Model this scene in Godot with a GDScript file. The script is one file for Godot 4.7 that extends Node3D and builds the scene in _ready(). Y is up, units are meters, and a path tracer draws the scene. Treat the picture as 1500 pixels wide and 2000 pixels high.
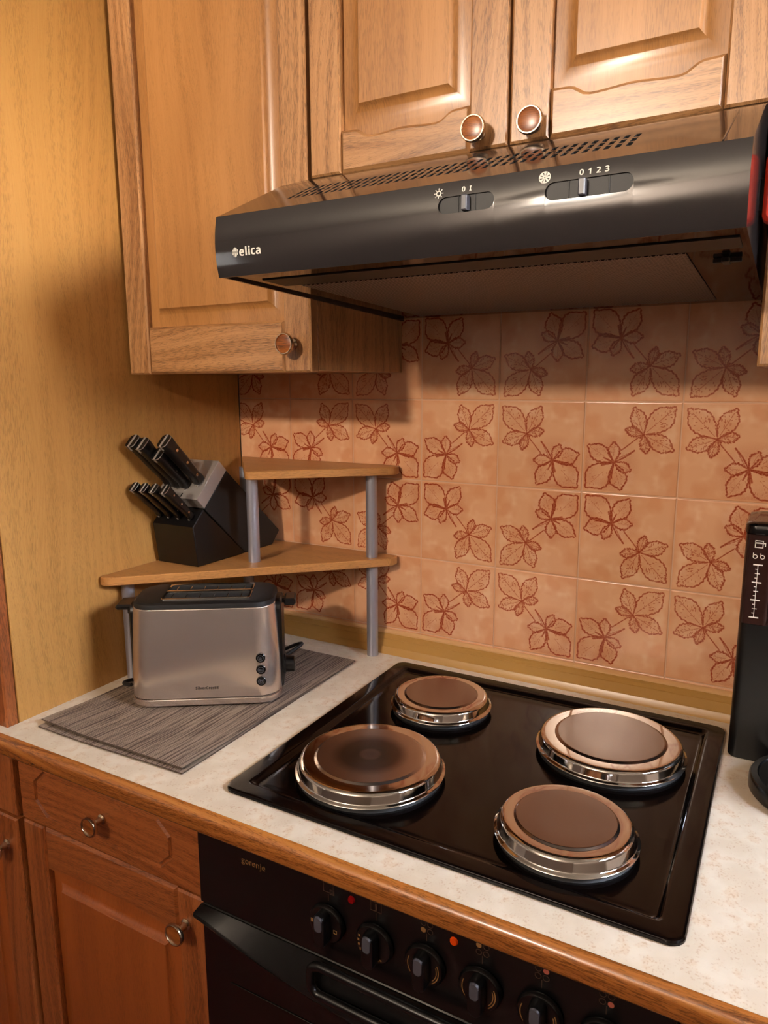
extends Node3D
# Kitchen corner. Counter frame: y = 0 at the worktop, x right from the tall cabinet's side, z towards the room from the tiled wall.

const CT := 0.88                      # height of the worktop above the floor
var org := {}
var M := {}
var rng := RandomNumberGenerator.new()

# ------------------------------------------------------------------ mesh building
class MB:
	var t := PackedVector3Array()      # triangles, counter-clockwise seen from outside
	var uv := PackedVector2Array()     # used only when it is as long as t
	func tri(a: Vector3, b: Vector3, c: Vector3) -> void:
		t.append(a); t.append(b); t.append(c)
	func quad(a: Vector3, b: Vector3, c: Vector3, d: Vector3) -> void:
		tri(a, b, c); tri(a, c, d)
	func quv(a: Vector3, b: Vector3, c: Vector3, d: Vector3, ua: Vector2, ub: Vector2, uc: Vector2, ud: Vector2) -> void:
		tri(a, b, c); tri(a, c, d)
		for q in [ua, ub, uc, ua, uc, ud]: uv.append(q)
	func qo(p: Array, out: Vector3) -> void:   # a convex face turned to look along out
		var n: Vector3 = (p[1] - p[0]).cross(p[2] - p[0])
		var q := p.duplicate()
		if n.dot(out) < 0.0: q.reverse()
		for i in range(1, q.size() - 1): tri(q[0], q[i], q[i + 1])
	func box(lo: Vector3, hi: Vector3, b := 0.001, xf := Transform3D()) -> void:   # chamfered box
		var c := (lo + hi) * 0.5
		var h := (hi - lo).abs() * 0.5
		b = min(b, min(h.x, min(h.y, h.z)) * 0.9)
		var P := func(a: int, s: Vector3) -> Vector3:
			var v := Vector3((h.x - b) * s.x, (h.y - b) * s.y, (h.z - b) * s.z)
			v[a] = h[a] * s[a]
			return xf * (c + v)
		var o := xf * c
		for a in 3:
			var u := (a + 1) % 3
			var w := (a + 2) % 3
			for s in [-1.0, 1.0]:
				var f := []
				for k in [[-1, -1], [1, -1], [1, 1], [-1, 1]]:
					var sg := Vector3.ZERO
					sg[a] = s; sg[u] = k[0]; sg[w] = k[1]
					f.append(P.call(a, sg))
				qo(f, (f[0] + f[2]) * 0.5 - o)
				for s2 in [-1.0, 1.0]:
					var s_a := Vector3.ZERO
					s_a[a] = s; s_a[u] = s2
					var s1 := s_a
					s1[w] = -1
					var s3 := s_a
					s3[w] = 1
					var e := [P.call(a, s1), P.call(a, s3), P.call(u, s3), P.call(u, s1)]
					qo(e, (e[0] + e[2]) * 0.5 - o)
		for i in 8:
			var sg := Vector3(1 if i & 1 else -1, 1 if i & 2 else -1, 1 if i & 4 else -1)
			qo([P.call(0, sg), P.call(1, sg), P.call(2, sg)], xf.basis * sg)
	static func inset(p: PackedVector2Array, d: float) -> PackedVector2Array:
		var r := PackedVector2Array()
		var n := p.size()
		for i in n:
			var e1 := (p[i] - p[(i + n - 1) % n]).normalized()
			var e2 := (p[(i + 1) % n] - p[i]).normalized()
			var n1 := Vector2(e1.y, -e1.x)
			var n2 := Vector2(e2.y, -e2.x)
			r.append(p[i] - (n1 + n2) / max(0.3, 1.0 + n1.dot(n2)) * d)
		return r
	func cap(p: PackedVector2Array, z: float, xf: Transform3D, up: bool) -> void:
		var ix := Geometry2D.triangulate_polygon(p)
		if ix.is_empty(): printerr("no cap ", p.size())
		var o := xf.basis.z * (1.0 if up else -1.0)
		for i in range(0, ix.size(), 3):
			qo([xf * Vector3(p[ix[i]].x, p[ix[i]].y, z), xf * Vector3(p[ix[i + 1]].x, p[ix[i + 1]].y, z), xf * Vector3(p[ix[i + 2]].x, p[ix[i + 2]].y, z)], o)
	func ring(a: PackedVector2Array, za: float, b: PackedVector2Array, zb: float, xf: Transform3D) -> void:   # band from outline a to outline b, both counter-clockwise, b above or inside a
		var n := a.size()
		for i in n:
			var j := (i + 1) % n
			quad(xf * Vector3(a[i].x, a[i].y, za), xf * Vector3(a[j].x, a[j].y, za), xf * Vector3(b[j].x, b[j].y, zb), xf * Vector3(b[i].x, b[i].y, zb))
	func prism(p: PackedVector2Array, z0: float, z1: float, xf := Transform3D(), c1 := 0.0, c0 := 0.0) -> void:
		var q := p
		if Geometry2D.is_polygon_clockwise(p):
			q = p.duplicate(); q.reverse()
		var top := inset(q, c1) if c1 > 0.0 else q
		var bot := inset(q, c0) if c0 > 0.0 else q
		cap(bot, z0, xf, false)
		if c0 > 0.0: ring(bot, z0, q, z0 + c0, xf)
		ring(q, z0 + c0, q, z1 - c1, xf)
		if c1 > 0.0: ring(q, z1 - c1, top, z1, xf)
		cap(top, z1, xf, true)
	func stack(outlines: Array, zs: Array, xf := Transform3D(), close_low := true, close_high := true) -> void:
		if close_low: cap(outlines[0], zs[0], xf, false)
		for i in outlines.size() - 1: ring(outlines[i], zs[i], outlines[i + 1], zs[i + 1], xf)
		if close_high: cap(outlines[-1], zs[-1], xf, true)
	func lathe(pr: Array, xf := Transform3D(), n := 40) -> void:   # profile (radius, height) with the outside to its right
		for i in pr.size() - 1:
			var a: Vector2 = pr[i]
			var b: Vector2 = pr[i + 1]
			for k in n:
				var t0 := TAU * k / n
				var t1 := TAU * (k + 1) / n
				var a0 := xf * Vector3(a.x * cos(t0), a.y, -a.x * sin(t0))
				var a1 := xf * Vector3(a.x * cos(t1), a.y, -a.x * sin(t1))
				var b0 := xf * Vector3(b.x * cos(t0), b.y, -b.x * sin(t0))
				var b1 := xf * Vector3(b.x * cos(t1), b.y, -b.x * sin(t1))
				if a.x > 1e-6: tri(a0, a1, b1)
				if b.x > 1e-6: tri(a0, b1, b0)
	func tube(path: Array, r: float, n := 10, closed := false) -> void:
		var m := path.size()
		var rings := []
		var ref := Vector3(0.12, 0.97, 0.2).normalized()
		for i in m:
			var a: Vector3 = path[(i + m - 1) % m] if closed or i > 0 else path[0]
			var b: Vector3 = path[(i + 1) % m] if closed or i < m - 1 else path[m - 1]
			var d := (b - a).normalized()
			if absf(d.dot(ref)) > 0.95: ref = Vector3(0.97, 0.1, 0.2).normalized()
			var u := (ref - d * ref.dot(d)).normalized()
			ref = u
			var v := d.cross(u)
			var rg := []
			for k in n: rg.append(path[i] + (u * cos(TAU * k / n) + v * sin(TAU * k / n)) * r)
			rings.append(rg)
		for i in (m if closed else m - 1):
			for k in n:
				var j := (i + 1) % m
				var l := (k + 1) % n
				quad(rings[i][k], rings[i][l], rings[j][l], rings[j][k])
		if not closed:
			qo(rings[0], path[0] - path[1])
			qo(rings[m - 1], path[m - 1] - path[m - 2])
	func sphere(c: Vector3, r: Vector3, n := 12) -> void:
		var pr := []
		for i in n / 2 + 1: pr.append(Vector2(sin(PI * i / (n / 2)), -cos(PI * i / (n / 2))))
		lathe(pr, Transform3D(Basis.from_scale(r), c), n)

func outline(cx: float, cy: float, hx: float, hy: float, r: float, n := 6) -> PackedVector2Array:   # rounded rectangle
	var p := PackedVector2Array()
	var k := 0
	for c in [[1, 1], [-1, 1], [-1, -1], [1, -1]]:
		for i in n + 1:
			var a := PI / 2 * (k + float(i) / n)
			p.append(Vector2(cx + c[0] * (hx - r) + r * cos(a), cy + c[1] * (hy - r) + r * sin(a)))
		k += 1
	return p

func circle(cx: float, cy: float, r: float, n := 24) -> PackedVector2Array:
	var p := PackedVector2Array()
	for i in n: p.append(Vector2(cx + r * cos(TAU * i / n), cy + r * sin(TAU * i / n)))
	return p

func surface(mb: MB, o: Vector3, grain: int, off: Vector2, smooth: float) -> Array:
	var n := mb.t.size()
	var own := mb.uv.size() == n
	var fn := PackedVector3Array()
	var keys: Array[Vector3i] = []
	var by := {}
	for f in n / 3:
		var a := mb.t[3 * f]
		fn.append((mb.t[3 * f + 1] - a).cross(mb.t[3 * f + 2] - a))
		for k in 3:
			var key := Vector3i(mb.t[3 * f + k] * 40000.0)
			keys.append(key)
			if by.has(key): by[key].append(f)
			else: by[key] = [f]
	var V := PackedVector3Array()
	var N := PackedVector3Array()
	var U := PackedVector2Array()
	var lim := cos(deg_to_rad(smooth))
	for f in n / 3:
		if fn[f].length_squared() < 1e-22: continue
		var me := fn[f].normalized()
		for k in [0, 2, 1]:
			var i: int = 3 * f + k
			var nn := me * 1e-12
			for g in by[keys[i]]:
				var q := fn[g].normalized()
				if q.dot(me) > lim: nn += fn[g]
			V.append(mb.t[i] - o)
			N.append(nn.normalized() if nn.length_squared() > 1e-30 else me)
			if own: U.append(mb.uv[i])
			else:
				var p := mb.t[i] - o
				var an := me.abs()
				var ax := 0 if an.x >= an.y and an.x >= an.z else (1 if an.y >= an.z else 2)
				var g := grain if grain != ax else (ax + 1) % 3
				var w := 3 - ax - g
				U.append(Vector2(p[w], p[g]) + off)
	var A := []
	A.resize(Mesh.ARRAY_MAX)
	A[Mesh.ARRAY_VERTEX] = V
	A[Mesh.ARRAY_NORMAL] = N
	A[Mesh.ARRAY_TEX_UV] = U
	return A

func mesh_of(mb: MB, mat: Material, o := Vector3.ZERO, grain := 1, smooth := 40.0, off := Vector2.INF, into: ArrayMesh = null) -> ArrayMesh:
	var m := into if into else ArrayMesh.new()
	if off == Vector2.INF: off = Vector2(rng.randf(), rng.randf())
	m.add_surface_from_arrays(Mesh.PRIMITIVE_TRIANGLES, surface(mb, o, grain, off, smooth))
	m.surface_set_material(m.get_surface_count() - 1, mat)
	return m

# ------------------------------------------------------------------ things, parts
func numbered(parent: Node, called: String) -> String:
	if not parent.has_node(called): return called
	var i := 1
	while parent.has_node("%s_%03d" % [called, i]): i += 1
	return "%s_%03d" % [called, i]

func thing(called: String, label: String, category: String, at: Vector3, turn := 0.0, group := "") -> Node3D:
	var o := Node3D.new()
	o.name = numbered(self, called)
	add_child(o)
	o.position = at + Vector3(0, CT, 0)
	o.rotation.y = turn
	o.set_meta("label", label); o.set_meta("category", category)
	if group: o.set_meta("group", group)
	org[o] = at if turn == 0.0 else Vector3.ZERO
	return o

func part(parent: Node3D, called: String, mb: MB, mat: Material, grain := 1, smooth := 40.0, label := "", off := Vector2.INF) -> MeshInstance3D:
	var mi := MeshInstance3D.new()
	mi.mesh = mesh_of(mb, mat, org[parent], grain, smooth, off)
	mi.name = numbered(parent, called)
	parent.add_child(mi)
	org[mi] = org[parent]
	if label: mi.set_meta("label", label)
	return mi

func struct(called: String, mb: MB, mat: Material, grain := 1) -> MeshInstance3D:
	var mi := MeshInstance3D.new()
	mi.name = numbered(self, called)
	mi.mesh = mesh_of(mb, mat, Vector3.ZERO, grain)
	add_child(mi)
	mi.position = Vector3(0, CT, 0)
	mi.set_meta("kind", "structure")
	org[mi] = Vector3.ZERO
	return mi

func letters(parent: Node3D, called: String, s: String, at: Vector3, cap_h: float, b: Basis, mat: Material, bold := false, wide := 1.0) -> MeshInstance3D:
	var tm := TextMesh.new()
	var f := SystemFont.new()
	f.font_names = PackedStringArray(["Droid Sans"])
	f.font_weight = 700 if bold else 400
	tm.font = f
	tm.text = s
	tm.font_size = 64
	tm.pixel_size = cap_h / 64.0 / 0.714
	tm.depth = 0.0003
	tm.curve_step = 2.0
	tm.material = mat
	var mi := MeshInstance3D.new()
	mi.mesh = tm
	mi.name = numbered(parent, called)
	parent.add_child(mi)
	mi.transform = Transform3D(b * Basis.from_scale(Vector3(wide, 1, 1)), at - org[parent])
	org[mi] = org[parent]
	return mi

# ------------------------------------------------------------------ textures
func noise(sd: int) -> FastNoiseLite:
	var n := FastNoiseLite.new()
	n.seed = sd
	n.noise_type = FastNoiseLite.TYPE_SIMPLEX
	n.fractal_type = FastNoiseLite.FRACTAL_NONE
	n.frequency = 1.0
	return n

func wood_tex(w0: int, h0: int, su: float, sv: float, sd: int, dark: Color, mid: Color, light: Color, ring_f: float, ring_k: float, fine: float, pore_at: float, pore_k: float) -> ImageTexture:
	var ow := 96                        # the last columns and rows fade into the first: no seams
	var oh := 128
	var w := w0 + ow
	var h := h0 + oh
	var b := PackedByteArray()
	b.resize(w * h * 3)
	var n1 := noise(sd)
	var n2 := noise(sd + 1)
	var n3 := noise(sd + 2)
	var n4 := noise(sd + 3)
	var at := 0
	for y in h:
		var v := sv * y / h0
		for x in w:
			var u := su * x / w0
			var wu := u + n1.get_noise_2d(u * 4.0, v * 1.3) * 0.02
			var g := n2.get_noise_2d(wu * ring_f, v * 0.9)
			var g2 := n2.get_noise_2d(wu * ring_f * 3.3 + 50.0, v * 2.0)
			var f := n3.get_noise_2d(wu * 620.0, v * 14.0)
			var broad := n1.get_noise_2d(u * 7.0 + 40.0, v * 0.8)
			var k := clampf(0.5 + ring_k * (g + 0.7 * g2) + fine * f + 0.16 * broad, 0.0, 1.0)
			var r: float
			var gg: float
			var bb: float
			if k < 0.5:
				k *= 2.0
				r = dark.r + (mid.r - dark.r) * k; gg = dark.g + (mid.g - dark.g) * k; bb = dark.b + (mid.b - dark.b) * k
			else:
				k = k * 2.0 - 1.0
				r = mid.r + (light.r - mid.r) * k; gg = mid.g + (light.g - mid.g) * k; bb = mid.b + (light.b - mid.b) * k
			var p := n4.get_noise_2d(wu * 760.0, v * 42.0) - 0.35 * g
			if p > pore_at:
				var q := 1.0 - pore_k * minf(1.0, (p - pore_at) * 3.5)
				r *= q; gg *= q; bb *= q
			b[at] = int(r * 255.0); b[at + 1] = int(gg * 255.0); b[at + 2] = int(bb * 255.0)
			at += 3
	for y in h:
		for x in ow:
			var i := (y * w + x) * 3
			var j := i + w0 * 3
			var k := float(x) / ow
			for c in 3: b[i + c] = int(lerpf(b[j + c], b[i + c], k))
	for y in oh:
		var k := float(y) / oh
		for i in range(y * w * 3, (y + 1) * w * 3):
			b[i] = int(lerpf(b[i + h0 * w * 3], b[i], k))
	var im := Image.create_from_data(w, h, false, Image.FORMAT_RGB8, b)
	return ImageTexture.create_from_image(im.get_region(Rect2i(0, 0, w0, h0)))

func stone_tex() -> ImageTexture:   # beige laminate, 0.8 m a side
	var w := 1024
	var b := PackedByteArray()
	b.resize(w * w * 3)
	var n := noise(71)
	n.fractal_type = FastNoiseLite.FRACTAL_FBM
	n.fractal_octaves = 4
	var n2 := noise(72)
	var at := 0
	for y in w:
		for x in w:
			var u := x * 0.8 / w
			var v := y * 0.8 / w
			var big := n.get_noise_2d(u * 14.0, v * 14.0)
			var mid := n.get_noise_2d(u * 40.0 + 9.0, v * 40.0)
			var sp := n2.get_noise_2d(u * 230.0, v * 190.0)
			var c := Vector3(0.82, 0.755, 0.66)
			c = c.lerp(Vector3(0.86, 0.805, 0.72), clampf(0.5 + big, 0.0, 1.0))
			var blot := clampf((mid - 0.26 + 0.8 * big) * 1.8, 0.0, 1.0)
			c = c.lerp(Vector3(0.80, 0.665, 0.52), blot * 0.36)
			var speck := clampf((sp - 0.72 + 0.6 * mid) * 3.0, 0.0, 1.0)
			c = c.lerp(Vector3(0.66, 0.50, 0.37), speck * 0.32)
			b[at] = int(c.x * 255.0); b[at + 1] = int(c.y * 255.0); b[at + 2] = int(c.z * 255.0)
			at += 3
	return ImageTexture.create_from_image(Image.create_from_data(w, w, false, Image.FORMAT_RGB8, b))

const TS := 640
var ink := PackedFloat32Array()
func dab(p: Vector2, r: float, k: float) -> void:
	var x0 := maxi(0, int((p.x - r) * TS))
	var x1 := mini(TS - 1, int((p.x + r) * TS) + 1)
	var y0 := maxi(0, int((p.y - r) * TS))
	var y1 := mini(TS - 1, int((p.y + r) * TS) + 1)
	for y in range(y0, y1 + 1):
		for x in range(x0, x1 + 1):
			var d := Vector2((x + 0.5) / TS, (y + 0.5) / TS).distance_to(p) / r
			if d < 1.0:
				var i := y * TS + x
				ink[i] = maxf(ink[i], k * minf(1.0, (1.0 - d) * 2.2))
func stroke(pts: Array, r: float, k: float, broken := 0.0) -> void:
	for i in pts.size() - 1:
		var a: Vector2 = pts[i]
		var b: Vector2 = pts[i + 1]
		var n := maxi(1, int(a.distance_to(b) / (r * 0.6)))
		for j in n:
			if rng.randf() < broken: continue
			dab(a.lerp(b, float(j) / n), r * rng.randf_range(0.7, 1.2), k * rng.randf_range(0.65, 1.0))
func leaf(c: Vector2, tip: Vector2, wid: float, dark: bool) -> void:
	var d := tip - c
	var n := Vector2(-d.y, d.x).normalized()
	for s in [-1.0, 1.0]:
		var pts := []
		for i in 23:
			var t := 0.06 + 0.94 * i / 22.0
			var w: float = wid * pow(sin(PI * pow(minf(t, 0.985), 1.2)), 0.85) * (1.0 - 0.45 * smoothstep(0.72, 0.97, t))
			if i > 5: w += [0.010, 0.003, -0.001][i % 3] * rng.randf_range(0.6, 1.2)
			pts.append(c + d * t + n * s * w)
		pts[22] = tip
		stroke(pts, 0.0115 if dark else 0.0105, 1.0 if dark else 0.9, 0.03 if dark else 0.12)
	if not dark:
		for i in 90:
			var t := rng.randf_range(0.12, 0.95)
			dab(c + d * t + n * wid * sin(PI * pow(t, 1.2)) * rng.randf_range(-0.85, 0.85), 0.03, 0.07)
	if not dark: stroke([c + d * 0.1, c + d * 0.85], 0.006, 0.6, 0.3)
	else: stroke([c + d * 0.35, c + d * 0.85], 0.005, 0.5, 0.4)
	for i in (14 if dark else 30):
		var t := rng.randf_range(0.3, 0.92)
		var w := wid * sin(PI * pow(t, 1.2)) * rng.randf_range(-0.8, 0.8)
		var q := c + d * t + n * w
		stroke([q, q + d.normalized() * 0.012 + n * signf(w) * 0.012], 0.005, 0.5 if dark else 0.75)
func tile_tex() -> ImageTexture:
	rng.seed = 5
	ink.resize(TS * TS)
	ink.fill(0.0)
	var dc := Vector2(0.333, 0.66)
	var lc := Vector2(0.63, 0.345)
	for l in [[Vector2(0.03, 0.955), 0.135], [Vector2(0.035, 0.475), 0.088], [Vector2(0.42, 0.965), 0.092], [Vector2(0.52, 0.745), 0.05], [Vector2(0.325, 0.43), 0.058]]: leaf(dc, l[0], l[1], true)
	for l in [[Vector2(0.945, 0.045), 0.115], [Vector2(0.52, 0.05), 0.075], [Vector2(0.95, 0.51), 0.085], [Vector2(0.435, 0.29), 0.045], [Vector2(0.67, 0.55), 0.05]]: leaf(lc, l[0], l[1], false)
	stroke([lc + Vector2(-0.05, 0.03), Vector2(0.41, 0.52), Vector2(0.385, 0.50)], 0.009, 0.85)
	stroke([dc, Vector2(0.45, 0.595), Vector2(0.55, 0.515)], 0.012, 0.95)
	stroke([dc + Vector2(0.01, -0.03), Vector2(0.53, 0.53)], 0.008, 0.7, 0.2)
	stroke([lc, lc + Vector2(-0.04, 0.04)], 0.016, 0.9)
	for tip in [Vector2(0.20, 0.60), Vector2(0.27, 0.92), Vector2(0.18, 0.70)]: stroke([dc, dc.lerp(tip, 0.5), dc.lerp(tip, 0.9)], 0.013, 0.9, 0.08)
	var b := PackedByteArray()
	b.resize(TS * TS * 3)
	var n := noise(31)
	n.fractal_type = FastNoiseLite.FRACTAL_FBM
	n.fractal_octaves = 3
	var ns := noise(33)
	var at := 0
	var base := Vector3(0.835, 0.63, 0.475)
	var deep := Vector3(0.80, 0.565, 0.405)
	var pale := Vector3(0.86, 0.68, 0.54)
	var inkc := Vector3(0.52, 0.17, 0.07)
	for y in TS:
		for x in TS:
			var p := Vector2(float(x) / TS, float(y) / TS)
			var c := base.lerp(pale, clampf(n.get_noise_2d(p.x * 2.4, p.y * 2.4) * 1.6, 0.0, 1.0))
			c = c.lerp(deep, clampf(n.get_noise_2d(p.x * 2.0 + 20.0, p.y * 2.0) * 1.3, 0.0, 0.8))
			var e := minf(minf(p.x, 1.0 - p.x), minf(p.y, 1.0 - p.y))
			c = c.lerp(deep, clampf(0.5 - e * 9.0, 0.0, 0.45))
			var dd := p.distance_to(Vector2(0.26, 0.70))
			var halo := clampf(1.0 - absf(dd - 0.22) * 6.5, 0.0, 1.0) if dd < 0.42 and e > 0.02 else 0.0
			var i := maxf(ink[at / 3], halo * clampf(ns.get_noise_2d(p.x * 170.0, p.y * 170.0) * 1.3 - 0.05, 0.0, 0.5))
			c = c.lerp(inkc, i * 0.92)
			b[at] = int(c.x * 255.0); b[at + 1] = int(c.y * 255.0); b[at + 2] = int(c.z * 255.0)
			at += 3
	return ImageTexture.create_from_image(Image.create_from_data(TS, TS, false, Image.FORMAT_RGB8, b))

func mat_tex() -> Array:   # woven placemat, 0.305 x 0.455 m: [colour, height]
	var w := 640
	var h := 512
	var b := PackedByteArray()
	b.resize(w * h * 3)
	var hb := PackedByteArray()
	hb.resize(w * h)
	var n1 := noise(51)
	var at := 0
	for y in h:
		for x in w:
			var u := float(x) / w
			var v := float(y) / h
			var rib := sin(u * TAU * 130.0) * 0.5 + 0.5
			var cross := sin(v * TAU * 150.0 + (PI if int(u * 130.0) % 2 else 0.0)) * 0.5 + 0.5
			var line := n1.get_noise_2d(u * 95.0, v * 2.4)
			var dk := clampf((line - 0.24) * 5.0, 0.0, 1.0)
			var c := Vector3(0.56, 0.485, 0.415).lerp(Vector3(0.62, 0.545, 0.47), clampf(0.5 + n1.get_noise_2d(u * 120.0 + 7.0, v * 9.0), 0.0, 1.0))
			c = c.lerp(Vector3(0.28, 0.21, 0.17), dk * 0.8)
			c *= 0.86 + 0.2 * cross * rib
			b[at * 3] = int(clampf(c.x, 0, 1) * 255.0); b[at * 3 + 1] = int(clampf(c.y, 0, 1) * 255.0); b[at * 3 + 2] = int(clampf(c.z, 0, 1) * 255.0)
			hb[at] = int((0.6 * rib + 0.4 * cross) * (1.0 - 0.5 * dk) * 255.0)
			at += 1
	var hi := Image.create_from_data(w, h, false, Image.FORMAT_L8, hb)
	hi.convert(Image.FORMAT_RGBA8)
	hi.bump_map_to_normal_map(3.0)
	return [ImageTexture.create_from_image(Image.create_from_data(w, h, false, Image.FORMAT_RGB8, b)), ImageTexture.create_from_image(hi)]

func mesh_tex() -> ImageTexture:   # grease filter: fine expanded metal, 24 mm a side
	var w := 128
	var im := Image.create(w, w, false, Image.FORMAT_RGB8)
	for y in w:
		for x in w:
			var u := fposmod(x * 4.0 / w, 1.0)
			var v := fposmod(y * 4.0 / w, 1.0)
			var d := absf(u - 0.5) + absf(v - 0.5)
			var k := 0.62 if absf(d - 0.5) < 0.12 else 0.03
			im.set_pixel(x, y, Color(k, k * 0.92, k * 0.88))
	return ImageTexture.create_from_image(im)

func std(c: Color, rough: float, metal := 0.0, tex: Texture2D = null, scale := Vector3.ONE) -> StandardMaterial3D:
	var m := StandardMaterial3D.new()
	m.albedo_color = c
	m.roughness = rough
	m.metallic = metal
	if tex:
		m.albedo_texture = tex
		m.uv1_scale = scale
	return m

func bumped(m: StandardMaterial3D, freq: float, size_m: float, strength: float) -> StandardMaterial3D:
	var nt := NoiseTexture2D.new()
	var n := FastNoiseLite.new()
	n.seed = 17
	n.frequency = freq
	nt.noise = n
	nt.width = 256; nt.height = 256
	nt.seamless = true
	nt.as_normal_map = true
	nt.bump_strength = strength
	m.normal_enabled = true
	m.normal_texture = nt
	m.normal_scale = 0.35
	m.uv1_scale = Vector3.ONE / size_m
	return m

func materials() -> void:
	var oak := wood_tex(1024, 1024, 0.5, 1.0, 11, Color(0.52, 0.345, 0.20), Color(0.63, 0.45, 0.28), Color(0.70, 0.52, 0.345), 60.0, 0.21, 0.17, 0.42, 0.24)
	M.oak = std(Color.WHITE, 0.34, 0, oak, Vector3(2, 1, 1))
	M.oak.clearcoat_enabled = true
	M.oak.clearcoat = 0.35
	M.oak.clearcoat_roughness = 0.22
	M.field = M.oak.duplicate()                              # the panels are cut from calmer veneer
	M.field.albedo_texture = wood_tex(768, 1024, 0.5, 1.0, 21, Color(0.54, 0.355, 0.185), Color(0.635, 0.44, 0.24), Color(0.70, 0.50, 0.295), 30.0, 0.08, 0.12, 0.52, 0.11)
	M.oak_shaded = M.oak.duplicate()                            # base and pantry fronts: their shade painted in as a darker, redder tint
	M.oak_shaded.albedo_color = Color(0.93, 0.74, 0.62)
	M.field_shaded = M.field.duplicate()
	M.field_shaded.albedo_color = Color(0.93, 0.72, 0.60)  # same shade put into the colour of their panels
	M.side = std(Color.WHITE, 0.32, 0, wood_tex(1024, 1024, 0.6, 1.4, 41, Color(0.63, 0.44, 0.22), Color(0.70, 0.51, 0.275), Color(0.745, 0.565, 0.325), 50.0, 0.05, 0.14, 0.54, 0.12), Vector3(1 / 0.6, 1 / 1.4, 1))
	M.beech = std(Color.WHITE, 0.38, 0, wood_tex(512, 512, 0.4, 0.4, 61, Color(0.62, 0.41, 0.215), Color(0.69, 0.48, 0.265), Color(0.74, 0.53, 0.31), 25.0, 0.06, 0.08, 0.5, 0.15), Vector3(2.5, 2.5, 1))
	M.nosing = std(Color.WHITE, 0.25, 0, wood_tex(512, 1024, 0.25, 1.0, 81, Color(0.46, 0.25, 0.10), Color(0.635, 0.385, 0.165), Color(0.70, 0.455, 0.215), 70.0, 0.22, 0.10, 0.46, 0.25), Vector3(4, 1, 1))
	M.nosing.clearcoat_enabled = true
	M.nosing.clearcoat = 0.5
	M.nosing.clearcoat_roughness = 0.15
	M.inlay = std(Color(0.88, 0.82, 0.80), 0.3, 0, M.nosing.albedo_texture, Vector3(4, 1, 1))
	M.dark_wood = std(Color(0.10, 0.05, 0.03), 0.6)
	M.laminate = std(Color.WHITE, 0.38, 0, stone_tex(), Vector3(1.25, 1.25, 1))
	M.tiles = []
	var tt := tile_tex()
	for k in [1.0, 0.965, 1.02, 0.985]:
		var c := Color(minf(1.0, k), minf(1.0, k * 0.995), minf(1.0, k * 0.985))
		var tm := std(c, 0.2, 0, tt)
		M.tiles.append(tm)
	M.grout = std(Color(0.78, 0.62, 0.50), 0.85)
	M.strip = std(Color(0.66, 0.49, 0.25), 0.3)
	M.strip_lip = std(Color(0.80, 0.62, 0.42), 0.3)
	M.enamel = std(Color(0.03, 0.017, 0.014), 0.11)
	M.enamel.metallic_specular = 0.35
	M.hood = std(Color(0.14, 0.128, 0.13), 0.085)
	M.hood.metallic_specular = 0.85
	M.under = std(Color(0.06, 0.04, 0.035), 0.06)
	M.black = std(Color(0.035, 0.033, 0.035), 0.28)
	M.gloss_black = std(Color(0.02, 0.02, 0.022), 0.08)
	M.matte_black = std(Color(0.03, 0.028, 0.028), 0.55)
	M.void = std(Color(0.008, 0.007, 0.007), 0.9)
	M.glass_dark = std(Color(0.03, 0.022, 0.02), 0.06)
	M.filter = std(Color.WHITE, 0.45, 0.2, mesh_tex(), Vector3(1 / 0.024, 1 / 0.030, 1))
	M.chrome = std(Color(0.82, 0.80, 0.78), 0.07, 1.0)
	M.steel = std(Color(0.86, 0.80, 0.75), 0.24, 0.88)
	M.steel.anisotropy_enabled = true
	M.steel.anisotropy = 0.7
	M.brushed = bumped(std(Color(0.56, 0.52, 0.50), 0.2, 1.0), 0.05, 0.03, 1.0)
	M.brushed.normal_scale = 0.06
	M.scorched = std(Color.WHITE, 0.26, 1.0)
	var gt := GradientTexture2D.new()
	gt.width = 256; gt.height = 256
	gt.fill = GradientTexture2D.FILL_RADIAL
	gt.fill_from = Vector2(0.5, 0.5); gt.fill_to = Vector2(1.0, 0.5)
	gt.gradient = Gradient.new()
	gt.gradient.offsets = PackedFloat32Array([0.0, 0.16, 0.22, 0.5, 0.72, 1.0])
	gt.gradient.colors = PackedColorArray([Color(0.42, 0.38, 0.36), Color(0.46, 0.42, 0.39), Color(0.34, 0.31, 0.29), Color(0.40, 0.36, 0.34), Color(0.66, 0.62, 0.59), Color(0.72, 0.68, 0.65)])
	M.scorched.albedo_texture = gt
	M.satin = std(Color(0.72, 0.69, 0.66), 0.42, 0.7)
	M.pole = std(Color(0.68, 0.68, 0.72), 0.34, 0.75)
	M.brass = std(Color(0.78, 0.69, 0.58), 0.26, 1.0)
	M.white_ink = std(Color(0.86, 0.84, 0.80), 0.5)
	M.gold_ink = std(Color(0.50, 0.36, 0.20), 0.5)
	M.dim_ink = std(Color(0.24, 0.16, 0.11), 0.5)
	M.dark_ink = std(Color(0.10, 0.07, 0.06), 0.5)
	M.pink_ink = std(Color(0.62, 0.32, 0.26), 0.5)
	M.grey = std(Color(0.27, 0.27, 0.30), 0.4)
	M.red_lens = std(Color(0.50, 0.03, 0.04), 0.15)
	M.orange_lens = std(Color(0.85, 0.27, 0.03), 0.15)
	M.red = std(Color(0.95, 0.24, 0.12), 0.3)
	M.tank = std(Color(0.16, 0.085, 0.07), 0.12)
	var w := mat_tex()
	M.mat = std(Color.WHITE, 0.75, 0, w[0], Vector3(1 / 0.305, 1 / 0.455, 1))
	M.mat.normal_enabled = true
	M.mat.normal_texture = w[1]
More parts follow.
